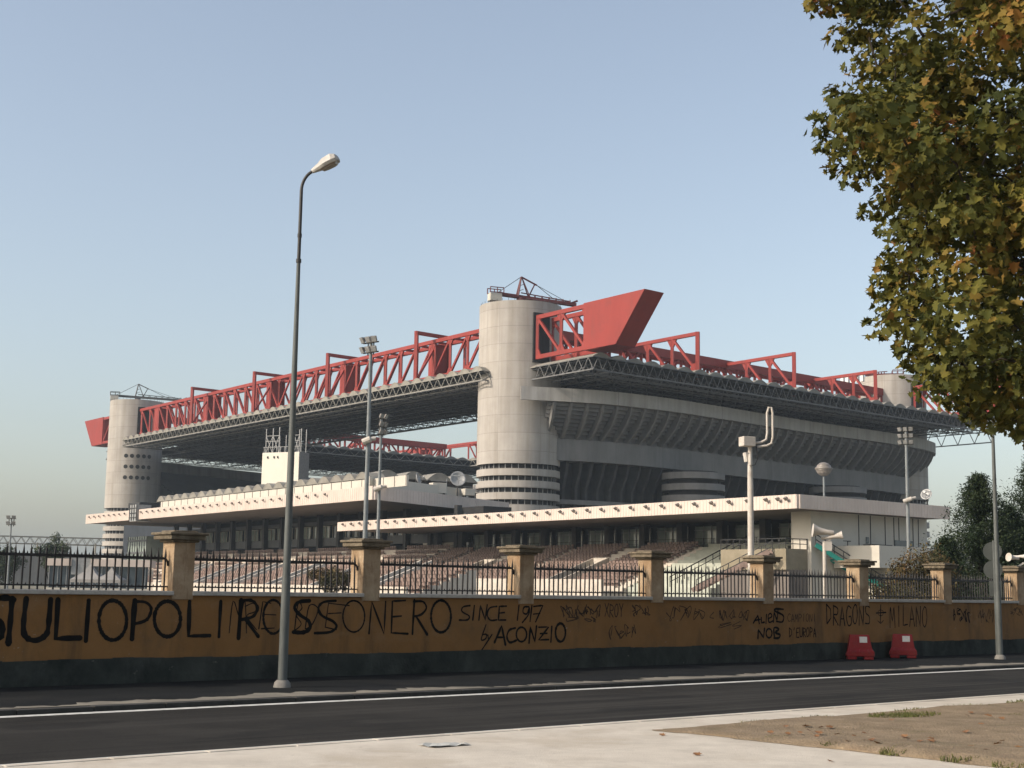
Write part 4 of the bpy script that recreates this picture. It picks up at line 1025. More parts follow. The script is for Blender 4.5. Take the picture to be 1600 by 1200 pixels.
MT['buttress'] = mat('buttress_concrete', (0.042, 0.041, 0.039), (0.062, 0.06, 0.057), 0.8, 0.9)
# ribs: curved fins under the raked tier, and buttresses in the recess below
def along(Qp, Np, step):
    acc = 0; out = []; nxt = 1.0
    for i in range(len(Qp) - 1):
        L_ = (Qp[i + 1] - Qp[i]).length
        while nxt < acc + L_:
            t = (nxt - acc) / L_
            out.append((Qp[i].lerp(Qp[i + 1], t), Np[i].lerp(Np[i + 1], t).normalized())); nxt += step
        acc += L_
    return out
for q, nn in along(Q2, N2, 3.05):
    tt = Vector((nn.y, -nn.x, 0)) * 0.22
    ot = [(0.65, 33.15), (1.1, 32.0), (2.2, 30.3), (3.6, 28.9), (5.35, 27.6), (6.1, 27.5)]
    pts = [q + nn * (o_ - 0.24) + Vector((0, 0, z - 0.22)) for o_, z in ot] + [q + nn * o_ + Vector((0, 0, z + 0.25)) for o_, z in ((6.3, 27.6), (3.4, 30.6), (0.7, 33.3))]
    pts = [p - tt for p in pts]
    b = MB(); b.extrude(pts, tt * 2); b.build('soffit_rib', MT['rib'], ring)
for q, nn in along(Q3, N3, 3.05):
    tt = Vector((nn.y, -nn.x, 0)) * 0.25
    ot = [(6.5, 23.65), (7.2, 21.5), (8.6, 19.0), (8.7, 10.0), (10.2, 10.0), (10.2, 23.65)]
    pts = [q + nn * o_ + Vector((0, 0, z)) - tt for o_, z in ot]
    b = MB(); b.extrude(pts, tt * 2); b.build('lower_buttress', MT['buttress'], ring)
# spiral ramp towers under the ring
for (c, rr, zt) in ((Vector((33.4, 257.0, 0)), 5.75, 22.9), (Vector((66.6, 286.5, 0)), 5.75, 22.9), (Vector((15.0, 262.0, 0)), 5.0, 12)):
    sh = lathe_uv('ramp_tower', c, [(rr - 1.3, -0.1), (rr - 1.3, zt), (0.01, zt)], MT['dark'], stadium)
    z = zt - 0.3
    while z > 3:
        lathe_uv('storey_band', c, [(rr - 1.35, z - 1.15), (rr, z - 1.15), (rr, z), (rr - 1.35, z)], MT['band'], sh); z -= 2.05
# seating bowl seen from inside through the open side
PIN = [(97.6, 322.5), (94, 345), (72, 380), (40, 425), (8, 466), (-14, 484), (-36, 486), (-62, 466), (-84, 438), (-99, 416), (-107, 405)]
Qi = resample(PIN, 6.0); Ni = normals(Qi)
sweep(Qi, Ni, [(0, 33.0), (0, 36.0), (0.6, 36.0), (1.0, 33.0)], 'ring_parapet', MT['ring'], stadium, uv=True)
tiers = []
for k in range(20): tiers += [(1 + 1.5 * k, 33 - 0.75 * k), (2.3 + 1.5 * k, 33 - 0.75 * k)]
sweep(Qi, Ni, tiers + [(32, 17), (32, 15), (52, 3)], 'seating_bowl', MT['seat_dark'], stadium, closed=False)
sweep(Qi, Ni, [(5, -.1), (5, 30), (5.6, 30), (5.6, -.1)], 'outer_wall', MT['band'], stadium)
# inner seating of the near ring and the lower bowl on the near long side
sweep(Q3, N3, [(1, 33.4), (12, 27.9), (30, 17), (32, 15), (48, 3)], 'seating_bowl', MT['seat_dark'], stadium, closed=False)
b = MB()
pr = [(-6, 0), (-6, 18.5), (0, 18.5), (34, 2)]
for s in (12.0, LA - 10): b.v += [tuple(SF(s, v, z)) for v, z in pr]
b.f = [(0, 1, 5, 4), (1, 2, 6, 5), (2, 3, 7, 6), (0, 3, 2, 1), (4, 5, 6, 7)]
b.build('lower_stand', MT['seat_dark'], stadium)
# little white boxes and rails on the girder near the right tower
b = MB()
for k in range(5): b.fbox(SF, -3 + 1.4 * k, -2.2 + 1.4 * k, LB - 16, LB - 15.4, 48.4, 50.0)
b.build('roof_vents', MT['label_white'], stadium)

# ------------------------------------------------------------------ maintenance cranes on the towers
def tower_crane(c, ang, length, back, tilt, m, label, zt=51.0, low=False):
    root = thing('roof_crane', label, 'crane', (c.x, c.y, zt - 1.4))
    P = lambda t, h, w=0.0: Vector((c.x + math.cos(ang) * t - math.sin(ang) * w, c.y + math.sin(ang) * t + math.cos(ang) * w, zt + h))
    b = MB(); b.lathe(P(0, 0), [(1.4, zt - 1.4), (1.3, zt + 0.3), (0.8, zt + 0.9), (0.8, zt + 1.3)], 16); b.build('pedestal', m, root)
    b = MB()
    for w in (-.45, .45):
        b.bar(P(-back, 1.5 + tilt * back, w), P(length, 1.5 - tilt * length, w), 0.34, 0.5)
    n = 22
    for k in range(n):
        t0 = -back + (length + back) * k / n; t1 = -back + (length + back) * (k + 1) / n
        h0 = 1.5 - tilt * t0; h1 = 1.5 - tilt * t1
        b.bar(P(t0, h0, -.45), P(t1, h1, .45), 0.16)
        if k % 2 == 0 and t0 > 0: b.bar(P(t0, h0, -.45), P((t0 + t1) / 2, h0 + 0.75, 0), 0.12); b.bar(P((t0 + t1) / 2, h0 + 0.75, 0), P(t1, h1, .45), 0.12)
    b.bar(P(0, 2.3, 0), P(length * .9, 2.0 - tilt * length * .9, 0), 0.18)
    b.bar(P(length - 1.2, 1.6 - tilt * length, 0), P(length + 0.4, 2.3 - tilt * length, 0), 0.35)
    b.build('jib', m, root)
    b = MB()
    for w in (-.45, .45):
        b.bar(P(-0.7, 1.6, w * 1.4), P(0, 5.2, 0), 0.22); b.bar(P(1.6, 1.5, w), P(0.1, 5.2, 0), 0.16)
    b.bar(P(0, 5.2), P(3.0, 3.9), 0.24); b.bar(P(1.4, 1.6), P(2.6, 4.1), 0.2)
    for h in (2.6, 3.5): b.bar(P(-.3, h, -.3), P(-.3, h, .3), 0.12); b.bar(P(-.4, h, -.3), P(.5, h + .4, .2), 0.1)
    if not low: b.build('a_frame', m, root)
    b = MB(); b.fbox(lambda s, v, z: P(s, z, v), -back - 1.6, -back + 0.6, -0.9, 0.9, 0.1 + tilt * back, 1.5 + tilt * back); b.build('counterweight', MT['white_panel'], root, bevel=0.06)
    b = MB()
    for (x0, y0), (x1, y1) in (((-back - 1.6, 1.6), (-back + .9, 1.6)), ((-back - 1.6, 2.5), (-back + .9, 2.5))):
        for w in (-.9, .9): b.bar(P(x0, y0 + tilt * back, w), P(x1, y1 + tilt * back, w), 0.14)
    for x in (-back - 1.6, -back - .3, -back + .9):
        for w in (-.9, .9): b.bar(P(x, 1.5 + tilt * back, w), P(x, 2.5 + tilt * back, w), 0.14)
    b.build('guard_rail', m, root)
    b = MB(); b.tube([P(0, 5.2), P(-back, 1.7 + tilt * back)], 0.06, 5); b.tube([P(3.0, 3.9), P(length * .6, 2.0 - tilt * length * .6)], 0.06, 5); b.tube([P(3.0, 3.9), P(length * .85, 1.8 - tilt * length * .85)], 0.05, 5)
    if not low: b.build('stay_cables', MT['steel_dark'], root)
MT['crane_red'] = mat('dull_crane_red', (0.085, 0.022, 0.024), (0.13, 0.03, 0.03), 1, 0.6)
MT['crane_grey'] = mat('grey_crane_steel', (0.06, 0.06, 0.058), (0.10, 0.098, 0.094), 1, 0.6)
tower_crane(N0, R(18), 10.4, 4.4, 0.06, MT['crane_red'], 'dark red maintenance crane on top of the nearest round tower', 51.5)
tower_crane(L0, R(15), 13.0, 5.8, 0.025, MT['crane_grey'], 'grey maintenance crane on top of the far left round tower')
tower_crane(R0 + Vector((-1.5, -1, 0)), R(170), 5.0, 2.0, 0.0, MT['crane_red'], 'small red crane on the right round tower beside the plane tree', 50.3, True)
# ------------------------------------------------------------------ grandstands
EF = Vector((-0.562, 0.827, 0)).normalized()     # along the front, leftwards and away
EG = Vector((0.827, 0.562, 0)).normalized()      # from the front towards the back
def spot(f, s, z, n=-1):
    """small floodlight on a bent arm, in front of a fascia"""
    b = MB()
    b.tube([f(s, 0, z), f(s, -0.32, z - 0.12), f(s, -0.42, z + 0.04)], 0.04, 6)
    c = f(s + 0.05, -0.5, z + 0.14)
    d = (f(0, -0.6, -0.8) - f(0, 0, 0)).normalized(); x = (f(1, 0, 0) - f(0, 0, 0)); y = d.cross(x).normalized()
    for sc0, sc1, t0, t1 in ((0.10, 0.19, -0.15, 0.10),):
        b.hexa([c + d * t0 + x * (i * sc0) + y * (j * sc0) for i, j in ((-1, -1), (1, -1), (1, 1), (-1, 1))] + [c + d * t1 + x * (i * sc1) + y * (j * sc1) for i, j in ((-1, -1), (1, -1), (1, 1), (-1, 1))])
    return b
def tiers(f, s0, s1, v0, z0, n, tread, rise):
    b = MB()
    for k in range(n):
        b.fbox(f, s0, s1, v0 + k * tread, v0 + n * tread, z0 + (k - (1 if k else 0)) * rise - (0 if k else 2), z0 + (k) * rise + (0.0 if k else 0.0))
    return b
def profile_block(f, s0, s1, v0, z0, n, tread, rise, zb):
    """stepped block as one closed prism"""
    pr = [(v0, zb), (v0, z0)]
    for k in range(n):
        pr += [(v0 + k * tread, z0 + (k + 1) * rise), (v0 + (k + 1) * tread, z0 + (k + 1) * rise)]
    pr += [(v0 + n * tread, zb)]
    b = MB(); pts = [f(s0, v, z) for v, z in pr]
    b.extrude(pts, f(s1, 0, 0) - f(s0, 0, 0))
    return b
def seat_row(f, s0, s1, v, z):
    b = MB(); s = s0 + 0.15
    while s < s1 - 0.4:
        b.fbox(f, s, s + 0.46, v + 0.30, v + 0.36, z + 0.05, z + 0.62 + rng.uniform(-.03, .03))
        b.fbox(f, s, s + 0.46, v - 0.02, v + 0.30, z + 0.30, z + 0.36)
        s += 0.62
    b.fbox(f, s0, s1, v + 0.37, v + 0.42, z, z + 0.25)
    return b

# ---- right-hand stand
B0 = Vector((25.5, 125.0, 0))
BF = frame(B0, EF, EG)
LBs = 88.0
sb = thing('grandstand', 'cream canopied grandstand on the right, its roof edge crossing in front of the stadium', 'grandstand', tuple(B0), 'racecourse grandstands')
ZC0, ZC1 = 8.95, 10.2
b = MB(); b.fbox(BF, 0.0, LBs, -0.14, 0.14, ZC0, ZC1)
for k in range(int(LBs / 0.45)): b.fbox(BF, k * 0.45 + 0.1, k * 0.45 + 0.16, -0.165, -0.139, ZC0 + 0.02, ZC1 - 0.02)
fas = b.build('canopy_fascia', MT['cream'], sb)
b = MB(); EGs = Vector((0.777, 0.63, 0)); bs = lambda s, v, z: B0 + EGs.normalized() * s + Vector((EGs.y, -EGs.x, 0)).normalized() * v + Vector((0, 0, z))
b.fbox(bs, 0.15, 23, -0.14, 0.14, ZC0, ZC1)
for k in range(50): b.fbox(bs, k * 0.45 + 0.3, k * 0.45 + 0.36, 0.139, 0.165, ZC0 + 0.02, ZC1 - 0.02)
b.build('canopy_side_fascia', MT['cream'], sb)
cB = [BF(.2, .16, 0), bs(22.8, -.16, 0), bs(22.8, -.16, 0) + EF * (LBs - 2), BF(LBs - .1, .16, 0)]; cB = [(p.x, p.y) for p in cB]
b = MB(); b.prism(cB, ZC0 + 0.05, ZC0 + 0.3); b.build('canopy_soffit', MT['soffit_warm'], sb)
b = MB(); b.prism(cB, ZC1 - 0.3, ZC1 - 0.06); b.build('canopy_roof', MT['deck'], sb)
k = 0
for i in range(40):
    s = 3.4 + 2.42 * i
    if s > LBs - 1: break
    spot(BF, s, ZC1 - 0.5).build('spotlight', MT['spot_metal'], sb)
for s in (0.9, 1.9): spot(BF, s, ZC1 - 0.5).build('spotlight', MT['spot_metal'], sb)
n, tr, rs = 13, 0.92, 0.36
z0 = 1.55
back_v = n * tr; back_z = z0 + n * rs
# columns, back wall, windows
for i in range(14):
    s = 4 + 6.5 * i
    if s > LBs: break
    b = MB(); b.fbox(BF, s - 0.45, s + 0.45, back_v + 0.3, back_v + 1.1, 0, ZC0 + 0.06); b.build('column', MT['steel_dark'], sb)
    if s + 6.5 < LBs:
        b = MB(); b.fbox(BF, s + 0.6, s + 5.9, back_v + 2.2, back_v + 2.25, back_z + 0.1, ZC0 - 0.35); w_ = b.build('window', MT['glass'], sb)
        b = MB()
        for q in range(5): b.fbox(BF, s + 0.6 + 1.3 * q, s + 0.67 + 1.3 * q, back_v + 2.1, back_v + 2.19, back_z, ZC0 - 0.3)
        b.fbox(BF, s + .5, s + 6.0, back_v + 2.1, back_v + 2.19, ZC0 - 0.8, ZC0 - 0.72)
        b.build('window_frame', MT['grey_metal'], w_)
        b = MB()
        for q in range(4): b.fbox(BF, s + 0.7 + 1.7 * q, s + 0.76 + 1.7 * q, back_v + .15, back_v + .2, back_z, back_z + 0.95)
        b.fbox(BF, s + .5, s + 6.0, back_v + .15, back_v + .2, back_z + .9, back_z + .96); b.fbox(BF, s + .5, s + 6.0, back_v + .15, back_v + .2, back_z + .45, back_z + .49)
        b.build('gallery_rail', MT['steel_dark'], sb)
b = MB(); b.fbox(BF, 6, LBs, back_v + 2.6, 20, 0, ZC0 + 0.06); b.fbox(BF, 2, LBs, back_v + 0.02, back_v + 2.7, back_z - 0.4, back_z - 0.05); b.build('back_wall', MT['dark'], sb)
# terrace sections
s = 26.0
terr = MB()
secs = []
idx = 0
while s < LBs - 8:
    secs.append((s, s + 9.2)); s += 9.2
    vom = idx % 2 == 0
    if not vom:
        b = profile_block(BF, s, s + 1.3, 0, z0 - 0.0, n * 2, tr / 2, rs / 2, -0.1); b.build('stair_aisle', MT['terrace'], sb); s += 1.3
    else:
        b = profile_block(BF, s, s + 2.8, 7 * tr, z0 + 7 * rs, n - 7, tr, rs, -0.1); b.build('terrace_block', MT['terrace'], sb)
        b = MB()
        for ss in (s - 0.02, s + 2.62):
            pts = [BF(ss, -0.1, z0 - 0.5), BF(ss, -0.1, z0 + 1.0), BF(ss, 7 * tr + .1, z0 + 7 * rs + 1.0), BF(ss, 7 * tr + .1, z0 - 0.5)]
            b.extrude(pts, EF * 0.2)
        b.fbox(BF, s + .2, s + 2.6, 7 * tr - .1, 7 * tr + .08, z0 + 2.0, z0 + 7 * rs + 1.0)
        b.build('entrance_parapet', MT['terrace'], sb)
        b = MB(); b.extrude([BF(s + .2, 0.1, 0), BF(s + .2, 0.1, z0 + .3), BF(s + .2, 7 * tr - .15, z0 + 7 * rs - .2), BF(s + .2, 7 * tr - .15, 0)], EF * 2.4); b.build('entrance_shade_fill', MT['dark'], sb); s += 2.8  # solid dark block stands for the shade inside the entrance
    idx += 1
for (a, c) in secs:
    profile_block(BF, a, c, 0, z0, n, tr, rs, -0.1).build('terrace_block', MT['terrace'], sb)
    for k in range(0, n):
        seat_row(BF, a + 0.1, c - 0.1, k * tr + 0.35, z0 + (k + 1) * rs).build('seat_row', MT['seat_brown'], sb)
b = MB(); b.fbox(BF, 24, LBs, -3.2, -2.95, -0.1, 2.55); b.fbox(BF, 24, LBs, -2.96, 0.02, -0.1, 1.4); b.build('front_parapet', MT['terrace'], sb)
MT['balcony'] = mat('weathered_beige_concrete', (0.20, 0.17, 0.115), (0.27, 0.23, 0.165), 0.8, 0.9)
# bare pale steps and the balcony at the right end
profile_block(BF, 12.0, 24.6, 0.5, 1.5, 14, 0.86, 0.36, -0.1).build('bare_steps', MT['terrace_pale'], sb)
profile_block(BF, 24.6, 26.0, 0, z0, n * 2, tr / 2, rs / 2, -0.1).build('stair_aisle', MT['terrace'], sb)
b = MB()
for v in range(13):
    p = BF(18.2, 0.8 + v * 0.95, 1.9 + v * 0.395); b.bar(p, p + Vector((0, 0, 1.0)), 0.07)
b.bar(BF(18.2, 0.8, 2.9), BF(18.2, 12.2, 7.65), 0.09); b.bar(BF(18.2, 0.8, 2.4), BF(18.2, 12.2, 7.15), 0.06)
b.build('stair_rail', MT['steel_dark'], sb)
b = MB(); b.fbox(BF, 3.0, 11.6, 1.5, 10.5, 3.6, 5.5); b.build('balcony_wall', MT['balcony'], sb)
b = MB(); b.fbox(BF, 3.0, 12.0, 1.8, 10, 0, 3.59); b.build('balcony_base', MT['soffit_warm'], sb)
b = MB()
for q in range(11): p = BF(3.0 + .86 * q, 1.5, 5.5); b.bar(p, p + Vector((0, 0, .95)), .07)
for z in (5.95, 6.42): b.bar(BF(3.0, 1.5, z), BF(11.6, 1.5, z), .07)
for q in range(10): p = BF(3.0, 1.5 + .9 * q, 5.5); b.bar(p, p + Vector((0, 0, .95)), .07)
for z in (5.95, 6.42): b.bar(BF(3.0, 1.5, z), BF(3.0, 10.0, z), .07)
b.build('balcony_rail', MT['steel_dark'], sb)
def flight(a, c, name, m, wd, parent, rail=True):
    """an open stair flight between two points with stringer, treads and rail"""
    a = Vector(a); c = Vector(c); d = c - a; side = Vector((-d.y, d.x, 0)).normalized() * wd
    b = MB()
    for o_ in (Vector(), side): b.bar(a + o_, c + o_, 0.12, 0.42)
    st_ = b.build(name, m, parent)
    b = MB(); n_ = 14
    for k in range(n_):
        p = a.lerp(c, (k + .5) / n_); b.bar(p, p + side, 0.34, 0.07)
    b.build('treads', MT['terrace'], st_)
    if rail:
        b = MB()
        for k in range(8):
            p = a.lerp(c, k / 7); b.bar(p, p + Vector((0, 0, 1.0)), 0.07)
        for h in (0.5, 1.0): b.bar(a + Vector((0, 0, h)), c + Vector((0, 0, h)), 0.08)
        b.build('flight_rail', MT['steel_dark'], st_)
pA = BF(2.2, 4.5, 5.9); pB = pA + Vector((6.2, 1.2, -3.6)); pC = pB + Vector((1.9, .4, 0)); pD = pC + Vector((3.6, .8, -2.4))
flight(pA, pB, 'outer_stair', MT['teal'], 1.6, sb); flight(pB, pC, 'stair_landing', MT['teal'], 1.6, sb); flight(pC, pD, 'outer_stair', MT['teal'], 1.6, sb)
flight(BF(4.5, 1.3, 5.2), BF(10.5, -2.6, 1.6), 'outer_stair', MT['seat_brown'], 1.5, sb)
# right-hand end building under the side canopy
SD = lambda s, v, z: BF(0, 0, 0) + EGs.normalized() * s + Vector((-EGs.y, EGs.x, 0)).normalized() * v + Vector((0, 0, z))
b = MB(); b.fbox(SD, 4.5, 22.5, 2.2, 4.5, 0, ZC0 + 0.04); b.build('end_wall', MT['white_panel'], sb)
b = MB()
for s in (11.5, 13.3, 15.6, 17.0, 17.8, 20.1, 21.0): b.fbox(SD, s, s + 0.07, 2.15, 2.22, 6.0, ZC0)
b.fbox(SD, 11.5, 22.5, 2.14, 2.22, 5.95, 6.05)
b.build('panel_joints', MT['steel_dark'], sb)
b = MB(); b.fbox(SD, 17.1, 20.0, 2.12, 2.2, 6.1, 6.75); b.build('window', MT['glass_dark'], sb)
b = MB(); b.fbox(SD, 12.6, 13.0, 2.12, 2.2, 6.3, 6.9); b.build('window', MT['glass_dark'], sb)
b = MB(); b.fbox(SD, 7.6, 30.0, -3.0, 2.1, 3.9, 5.9); b.build('terrace_upstand', MT['white_panel'], sb)
b = MB()
for s, w_ in ((11.0, 2.2), (14.2, 4.6), (20.0, 2.5), (24.0, 3.5)): b.fbox(SD, s, s + w_, -1.9, -1.7, 0.4, 3.4)
b.build('ground_openings', MT['glass_dark'], sb)
b = MB(); b.fbox(SD, 10.6, 30.0, -1.65, 2.0, -.1, 3.88); b.build('ground_floor', MT['white_panel'], sb)
b = MB(); b.fbox(BF, 78, LBs - .5, 13.5, 21, 4.5, 8.8); b.build('end_room', MT['white_panel'], sb)

# ---- left-hand stand, larger and further off
A0 = Vector((-17.9, 185.0, 0)); A1 = Vector((-84.4, 282.0, 0))
EA = (A1 - A0).normalized(); LAs = (A1 - A0).length; EAv = Vector((EA.y, -EA.x, 0))
AF = frame(A0, EA, EAv)
sa = thing('grandstand', 'cream canopied grandstand at left, long roof edge below a row of small vaults', 'grandstand', tuple(A0), 'racecourse grandstands')
YC0, YC1 = 12.7, 14.5
aside = Vector((19.0, 35.0, 0)).normalized()
b = MB(); b.fbox(AF, 0.1, 87.5, -0.15, 0.15, YC0, YC1)
b.fbox(AF, 91.5, LAs, -0.15, 0.15, YC0, YC1)
for k in range(int(LAs / 0.6)):
    if not 87 < k * .6 < 91.6: b.fbox(AF, k * 0.6 + 0.2, k * 0.6 + 0.27, -0.18, -0.149, YC0 + 0.02, YC1 - 0.02)
b.build('canopy_fascia', MT['cream'], sa)
FAs = frame(A0, aside, Vector((aside.y, -aside.x, 0)))
b = MB(); b.fbox(FAs, 0.1, 37, -0.15, 0.15, YC0, YC1)
for k in range(52): b.fbox(FAs, k * 0.7 + 0.3, k * 0.7 + 0.38, 0.149, 0.18, YC0 + 0.02, YC1 - 0.02)
b.build('canopy_side_fascia', MT['cream'], sa)
c_in = A0 + aside * 37
def poly_deck(z0_, z1_, m, nm):
    b = MB(); e0 = AF(0.3, 0.2, 0); e1 = AF(LAs - .1, 0.2, 0); e2 = AF(LAs - .1, 24, 0)
    b.prism([(p.x, p.y) for p in (e0, c_in - Vector((0.6, 0.3, 0)), AF(20, 26, 0), e2, e1)], z0_, z1_); b.build(nm, m, sa)
poly_deck(YC0 + .06, YC0 + .3, MT['soffit_warm'], 'canopy_soffit'); poly_deck(YC1 - .3, YC1 - .05, MT['deck'], 'canopy_roof')
for i in range(60):
    s = 13 + 2.9 * i
    if s > LAs - .8: break
    if 86 < s < 92.5: continue
    spot(AF, s, YC1 - 0.7).build('spotlight', MT['spot_metal'], sa)
# upper parapet with panels, barrel vault roof row
b = MB(); b.fbox(AF, -4, 84, 2.6, 2.9, YC1 - .06, YC1 + 1.35)
up_ = b.build('upper_parapet', MT['white_panel'], sa)
b = MB()
for k in range(30): b.fbox(AF, -3.9 + 3.0 * k, -3.8 + 3.0 * k, 2.55, 2.6, YC1, YC1 + 1.35)
b.build('panel_joints', MT['soffit_warm'], up_)
b = MB(); b.fbox(FAs, 3.5, 30, -3.4, -3.1, YC1 - .06, YC1 + 1.6); b.build('upper_parapet', MT['white_panel'], sa)
vr = vault_roof(AF, 9, 90, 4.0, 7.0, YC1 + 1.7, 21, amp=1.0, seg=8).build('roof_vaults', MT['roof'], sa)
b = MB(); b.fbox(AF, 9.3, 89, 4.3, 6.8, YC1 - .06, YC1 + 1.65); b.build('roof_wall', MT['dark'], sa)
b = MB(); b.fbox(AF, 92, 98, 1.5, 8, YC1 - 0.1, YC1 + 1.6); b.build('roof_room', MT['steel_dark'], sa)
VF = frame(Vector((-12.5, 211, 0)), Vector((0.88, 0.47, 0)).normalized(), Vector((-0.47, 0.88, 0)).normalized())
vault_roof(VF, -8.5, 8.5, 0, 10, YC1 + 2.8, 4, amp=1.2, seg=14).build('roof_vaults', MT['roof'], sa)
b = MB(); b.fbox(VF, -8.2, 8.2, 1, 9.5, YC1 - .06, YC1 + 2.7); b.build('roof_wall', MT['steel_dark'], sa)
# equipment room in the gap of the fascia
b = MB(); b.fbox(AF, 87.7, 91.3, -0.5, 2.2, YC0 - 0.3, YC1 + .9); eq = b.build('equipment_bay', MT['grey_metal'], sa)
b = MB()
for z in (YC0 + .3, YC0 + 1.1, YC1 + .2): b.fbox(AF, 87.5, 91.5, -0.62, -0.51, z, z + .14)
for s in (87.6, 88.9, 90.1, 91.3): b.fbox(AF, s, s + .1, -0.62, -.51, YC0 - .2, YC1 + .9)
b.build('bay_rails', MT['steel_dark'], eq)
# under the canopy
n2, tr2, rs2 = 15, 0.95, 0.36
za = 1.3; bv = n2 * tr2; bz = za + n2 * rs2
b = MB(); b.fbox(AF, 1.5, LAs - 16, bv + 4, 23, 0, YC0 + .05); b.build('back_wall', MT['dark'], sa)
for i in range(17):
    s = 3 + 7.0 * i
    if s > LAs - 3: break
    b = MB(); b.fbox(AF, s - .4, s + .4, bv + .4, bv + 1.2, 0, YC0 + .06); b.build('column', MT['steel_dark'], sa)
    if s > LAs - 12: continue
    b = MB(); b.fbox(AF, s + .5, s + 6.5, bv + 3.0, bv + 3.06, bz + 2.4, bz + 4.9); w_ = b.build('window', MT['glass'] if i > 5 else MT['glass_dark'], sa)
    b = MB()
    for q in range(5): b.fbox(AF, s + .5 + 1.48 * q, s + .6 + 1.48 * q, bv + 2.86, bv + 2.98, bz + 2.4, bz + 4.9)
    b.fbox(AF, s + .4, s + 6.6, bv + 2.86, bv + 2.98, bz + 4.3, bz + 4.4)
    b.build('window_frame', MT['white_panel'], w_)
b = MB(); b.fbox(AF, LAs - 15.5, LAs - 5, 7, 14, 0, 10.2); gz_ = b.build('end_glazing', MT['glass'], sa)
b = MB()
for q in range(9): b.fbox(AF, LAs - 15.5 + 1.3 * q, LAs - 15.4 + 1.3 * q, 6.88, 6.98, 0, 10.2)
for z in (2.2, 3.4, 6.0, 6.9, 9.2): b.fbox(AF, LAs - 15.6, LAs - 4.9, 6.86, 6.98, z, z + .35)
b.build('window_frame', MT['gallery'], gz_)
b = MB(); b.fbox(AF, 2, LAs - 4, bv + 1.3, bv + 4, bz + 1.0, bz + 2.3); b.build('gallery_front', MT['gallery'], sa)
b = MB(); b.fbox(AF, 2, LAs - 4, bv + 1.4, bv + 3.9, YC0 - 1.6, YC0 - 1.0); b.build('ceiling_beam', MT['gallery'], sa)
s = 3.0; idx = 0
while s < LAs - 10:
    profile_block(AF, s, s + 12, 0, za, n2, tr2, rs2, -.1).build('terrace_block', MT['terrace'], sa)
    for k in range(0, n2, 2):
        seat_row(AF, s + .1, s + 11.9, k * tr2 + .35, za + (k + 1) * rs2).build('seat_row', MT['seat_brown'], sa)
    s += 12
    if idx % 2:
        profile_block(AF, s, s + 1.4, 0, za, n2 * 2, tr2 / 2, rs2 / 2, -.1).build('stair_aisle', MT['terrace'], sa); s += 1.4
    else:
        profile_block(AF, s, s + 3, 8 * tr2, za + 8 * rs2, n2 - 8, tr2, rs2, -.1).build('terrace_block', MT['terrace'], sa)
        b = MB()
        for ss in (s, s + 2.8):
            b.extrude([AF(ss, 0, za - .5), AF(ss, 0, za + 1.0), AF(ss, 8 * tr2, za + 8 * rs2 + 1.0), AF(ss, 8 * tr2, za - .5)], EA * .2)
        b.build('entrance_parapet', MT['terrace'], sa)
        b = MB(); b.extrude([AF(s + .21, 0.1, 0), AF(s + .21, 0.1, za + .3), AF(s + .21, 8 * tr2 - .1, za + 8 * rs2 - .2), AF(s + .21, 8 * tr2 - .1, 0)], EA * 2.55); b.build('entrance_shade_fill', MT['dark'], sa); s += 3  # entrance filled with a dark block in place of real shade
    idx += 1
b = MB(); b.fbox(AF, 2, LAs - 6, -2.6, -2.4, -.1, 1.9); b.fbox(AF, 2, LAs - 6, -2.39, .02, -.1, 1.2); b.build('front_parapet', MT['terrace'], sa)

# ---- seating in front, between the two stands (lower trackside terrace on the left)
C0 = Vector((-8.5, 128.0, 0)); CF = frame(C0, EF, EG)
sc_ = thing('trackside_terrace', 'low sunlit terrace of brown seats seen through the railings left of centre', 'terrace', tuple(C0))
s = 0; idx = 0
while s < 62:
    profile_block(CF, s, s + 8.5, 0, 0.6, 7, 0.95, 0.36, -.1).build('terrace_block', MT['terrace'], sc_)
    for k in range(7): seat_row(CF, s + .1, s + 8.4, k * .95 + .35, .6 + (k + 1) * .36).build('seat_row', MT['seat_brown'], sc_)
    s += 8.5
    b = MB(); b.extrude([CF(s, -.3, .3), CF(s, -.3, 1.3), CF(s, 7, 4.1), CF(s, 7, .3)], EF * .3); b.extrude([CF(s + 2.2, -.3, .3), CF(s + 2.2, -.3, 1.3), CF(s + 2.2, 7, 4.1), CF(s + 2.2, 7, .3)], EF * .3)
    b.build('entrance_parapet', MT['terrace'], sc_)
    b = MB(); b.extrude([CF(s + .31, .1, 0), CF(s + .31, .1, .8), CF(s + .31, 6.9, 3.4), CF(s + .31, 6.9, 0)], EF * 1.85); b.build('entrance_shade_fill', MT['dark'], sc_)  # dark filling painted as the shade between the parapets
    s += 2.5
b = MB(); b.fbox(CF, -2, 62, -2.0, -1.8, -.1, 1.5); b.build('front_parapet', MT['terrace'], sc_)

# ------------------------------------------------------------------ things on the roofs
# blank display box with antenna frames
P0 = Vector((-45.6, 258.0, 0))
ds = thing('display_box', 'blank cream display box rising from the left grandstand roof', 'display', (P0.x, P0.y, 15.5))
DF = frame(P0, Vector((.9, -0.43, 0)).normalized(), Vector((0.43, .9, 0)).normalized())
b = MB(); b.fbox(DF, 0, 8.1, 0, 3.2, 15.5, 25.3); b.build('housing', MT['grey_metal'], ds, bevel=.05)
b = MB(); b.fbox(DF, 0.05, 6.9, -0.12, -0.004, 19.5, 25.25); b.build('front_panel', MT['screen'], ds)
b = MB(); b.fbox(DF, 6.98, 8.05, -0.08, -0.004, 19.6, 25.2); b.build('side_strip', MT['screen'], ds)
b = MB()
for s in (1.2, 2.6, 3.4): b.fbox(DF, s, s + .16, -.3, -.12, 24.2, 24.6)
b.build('fixings', MT['steel_dark'], ds)
b = MB()
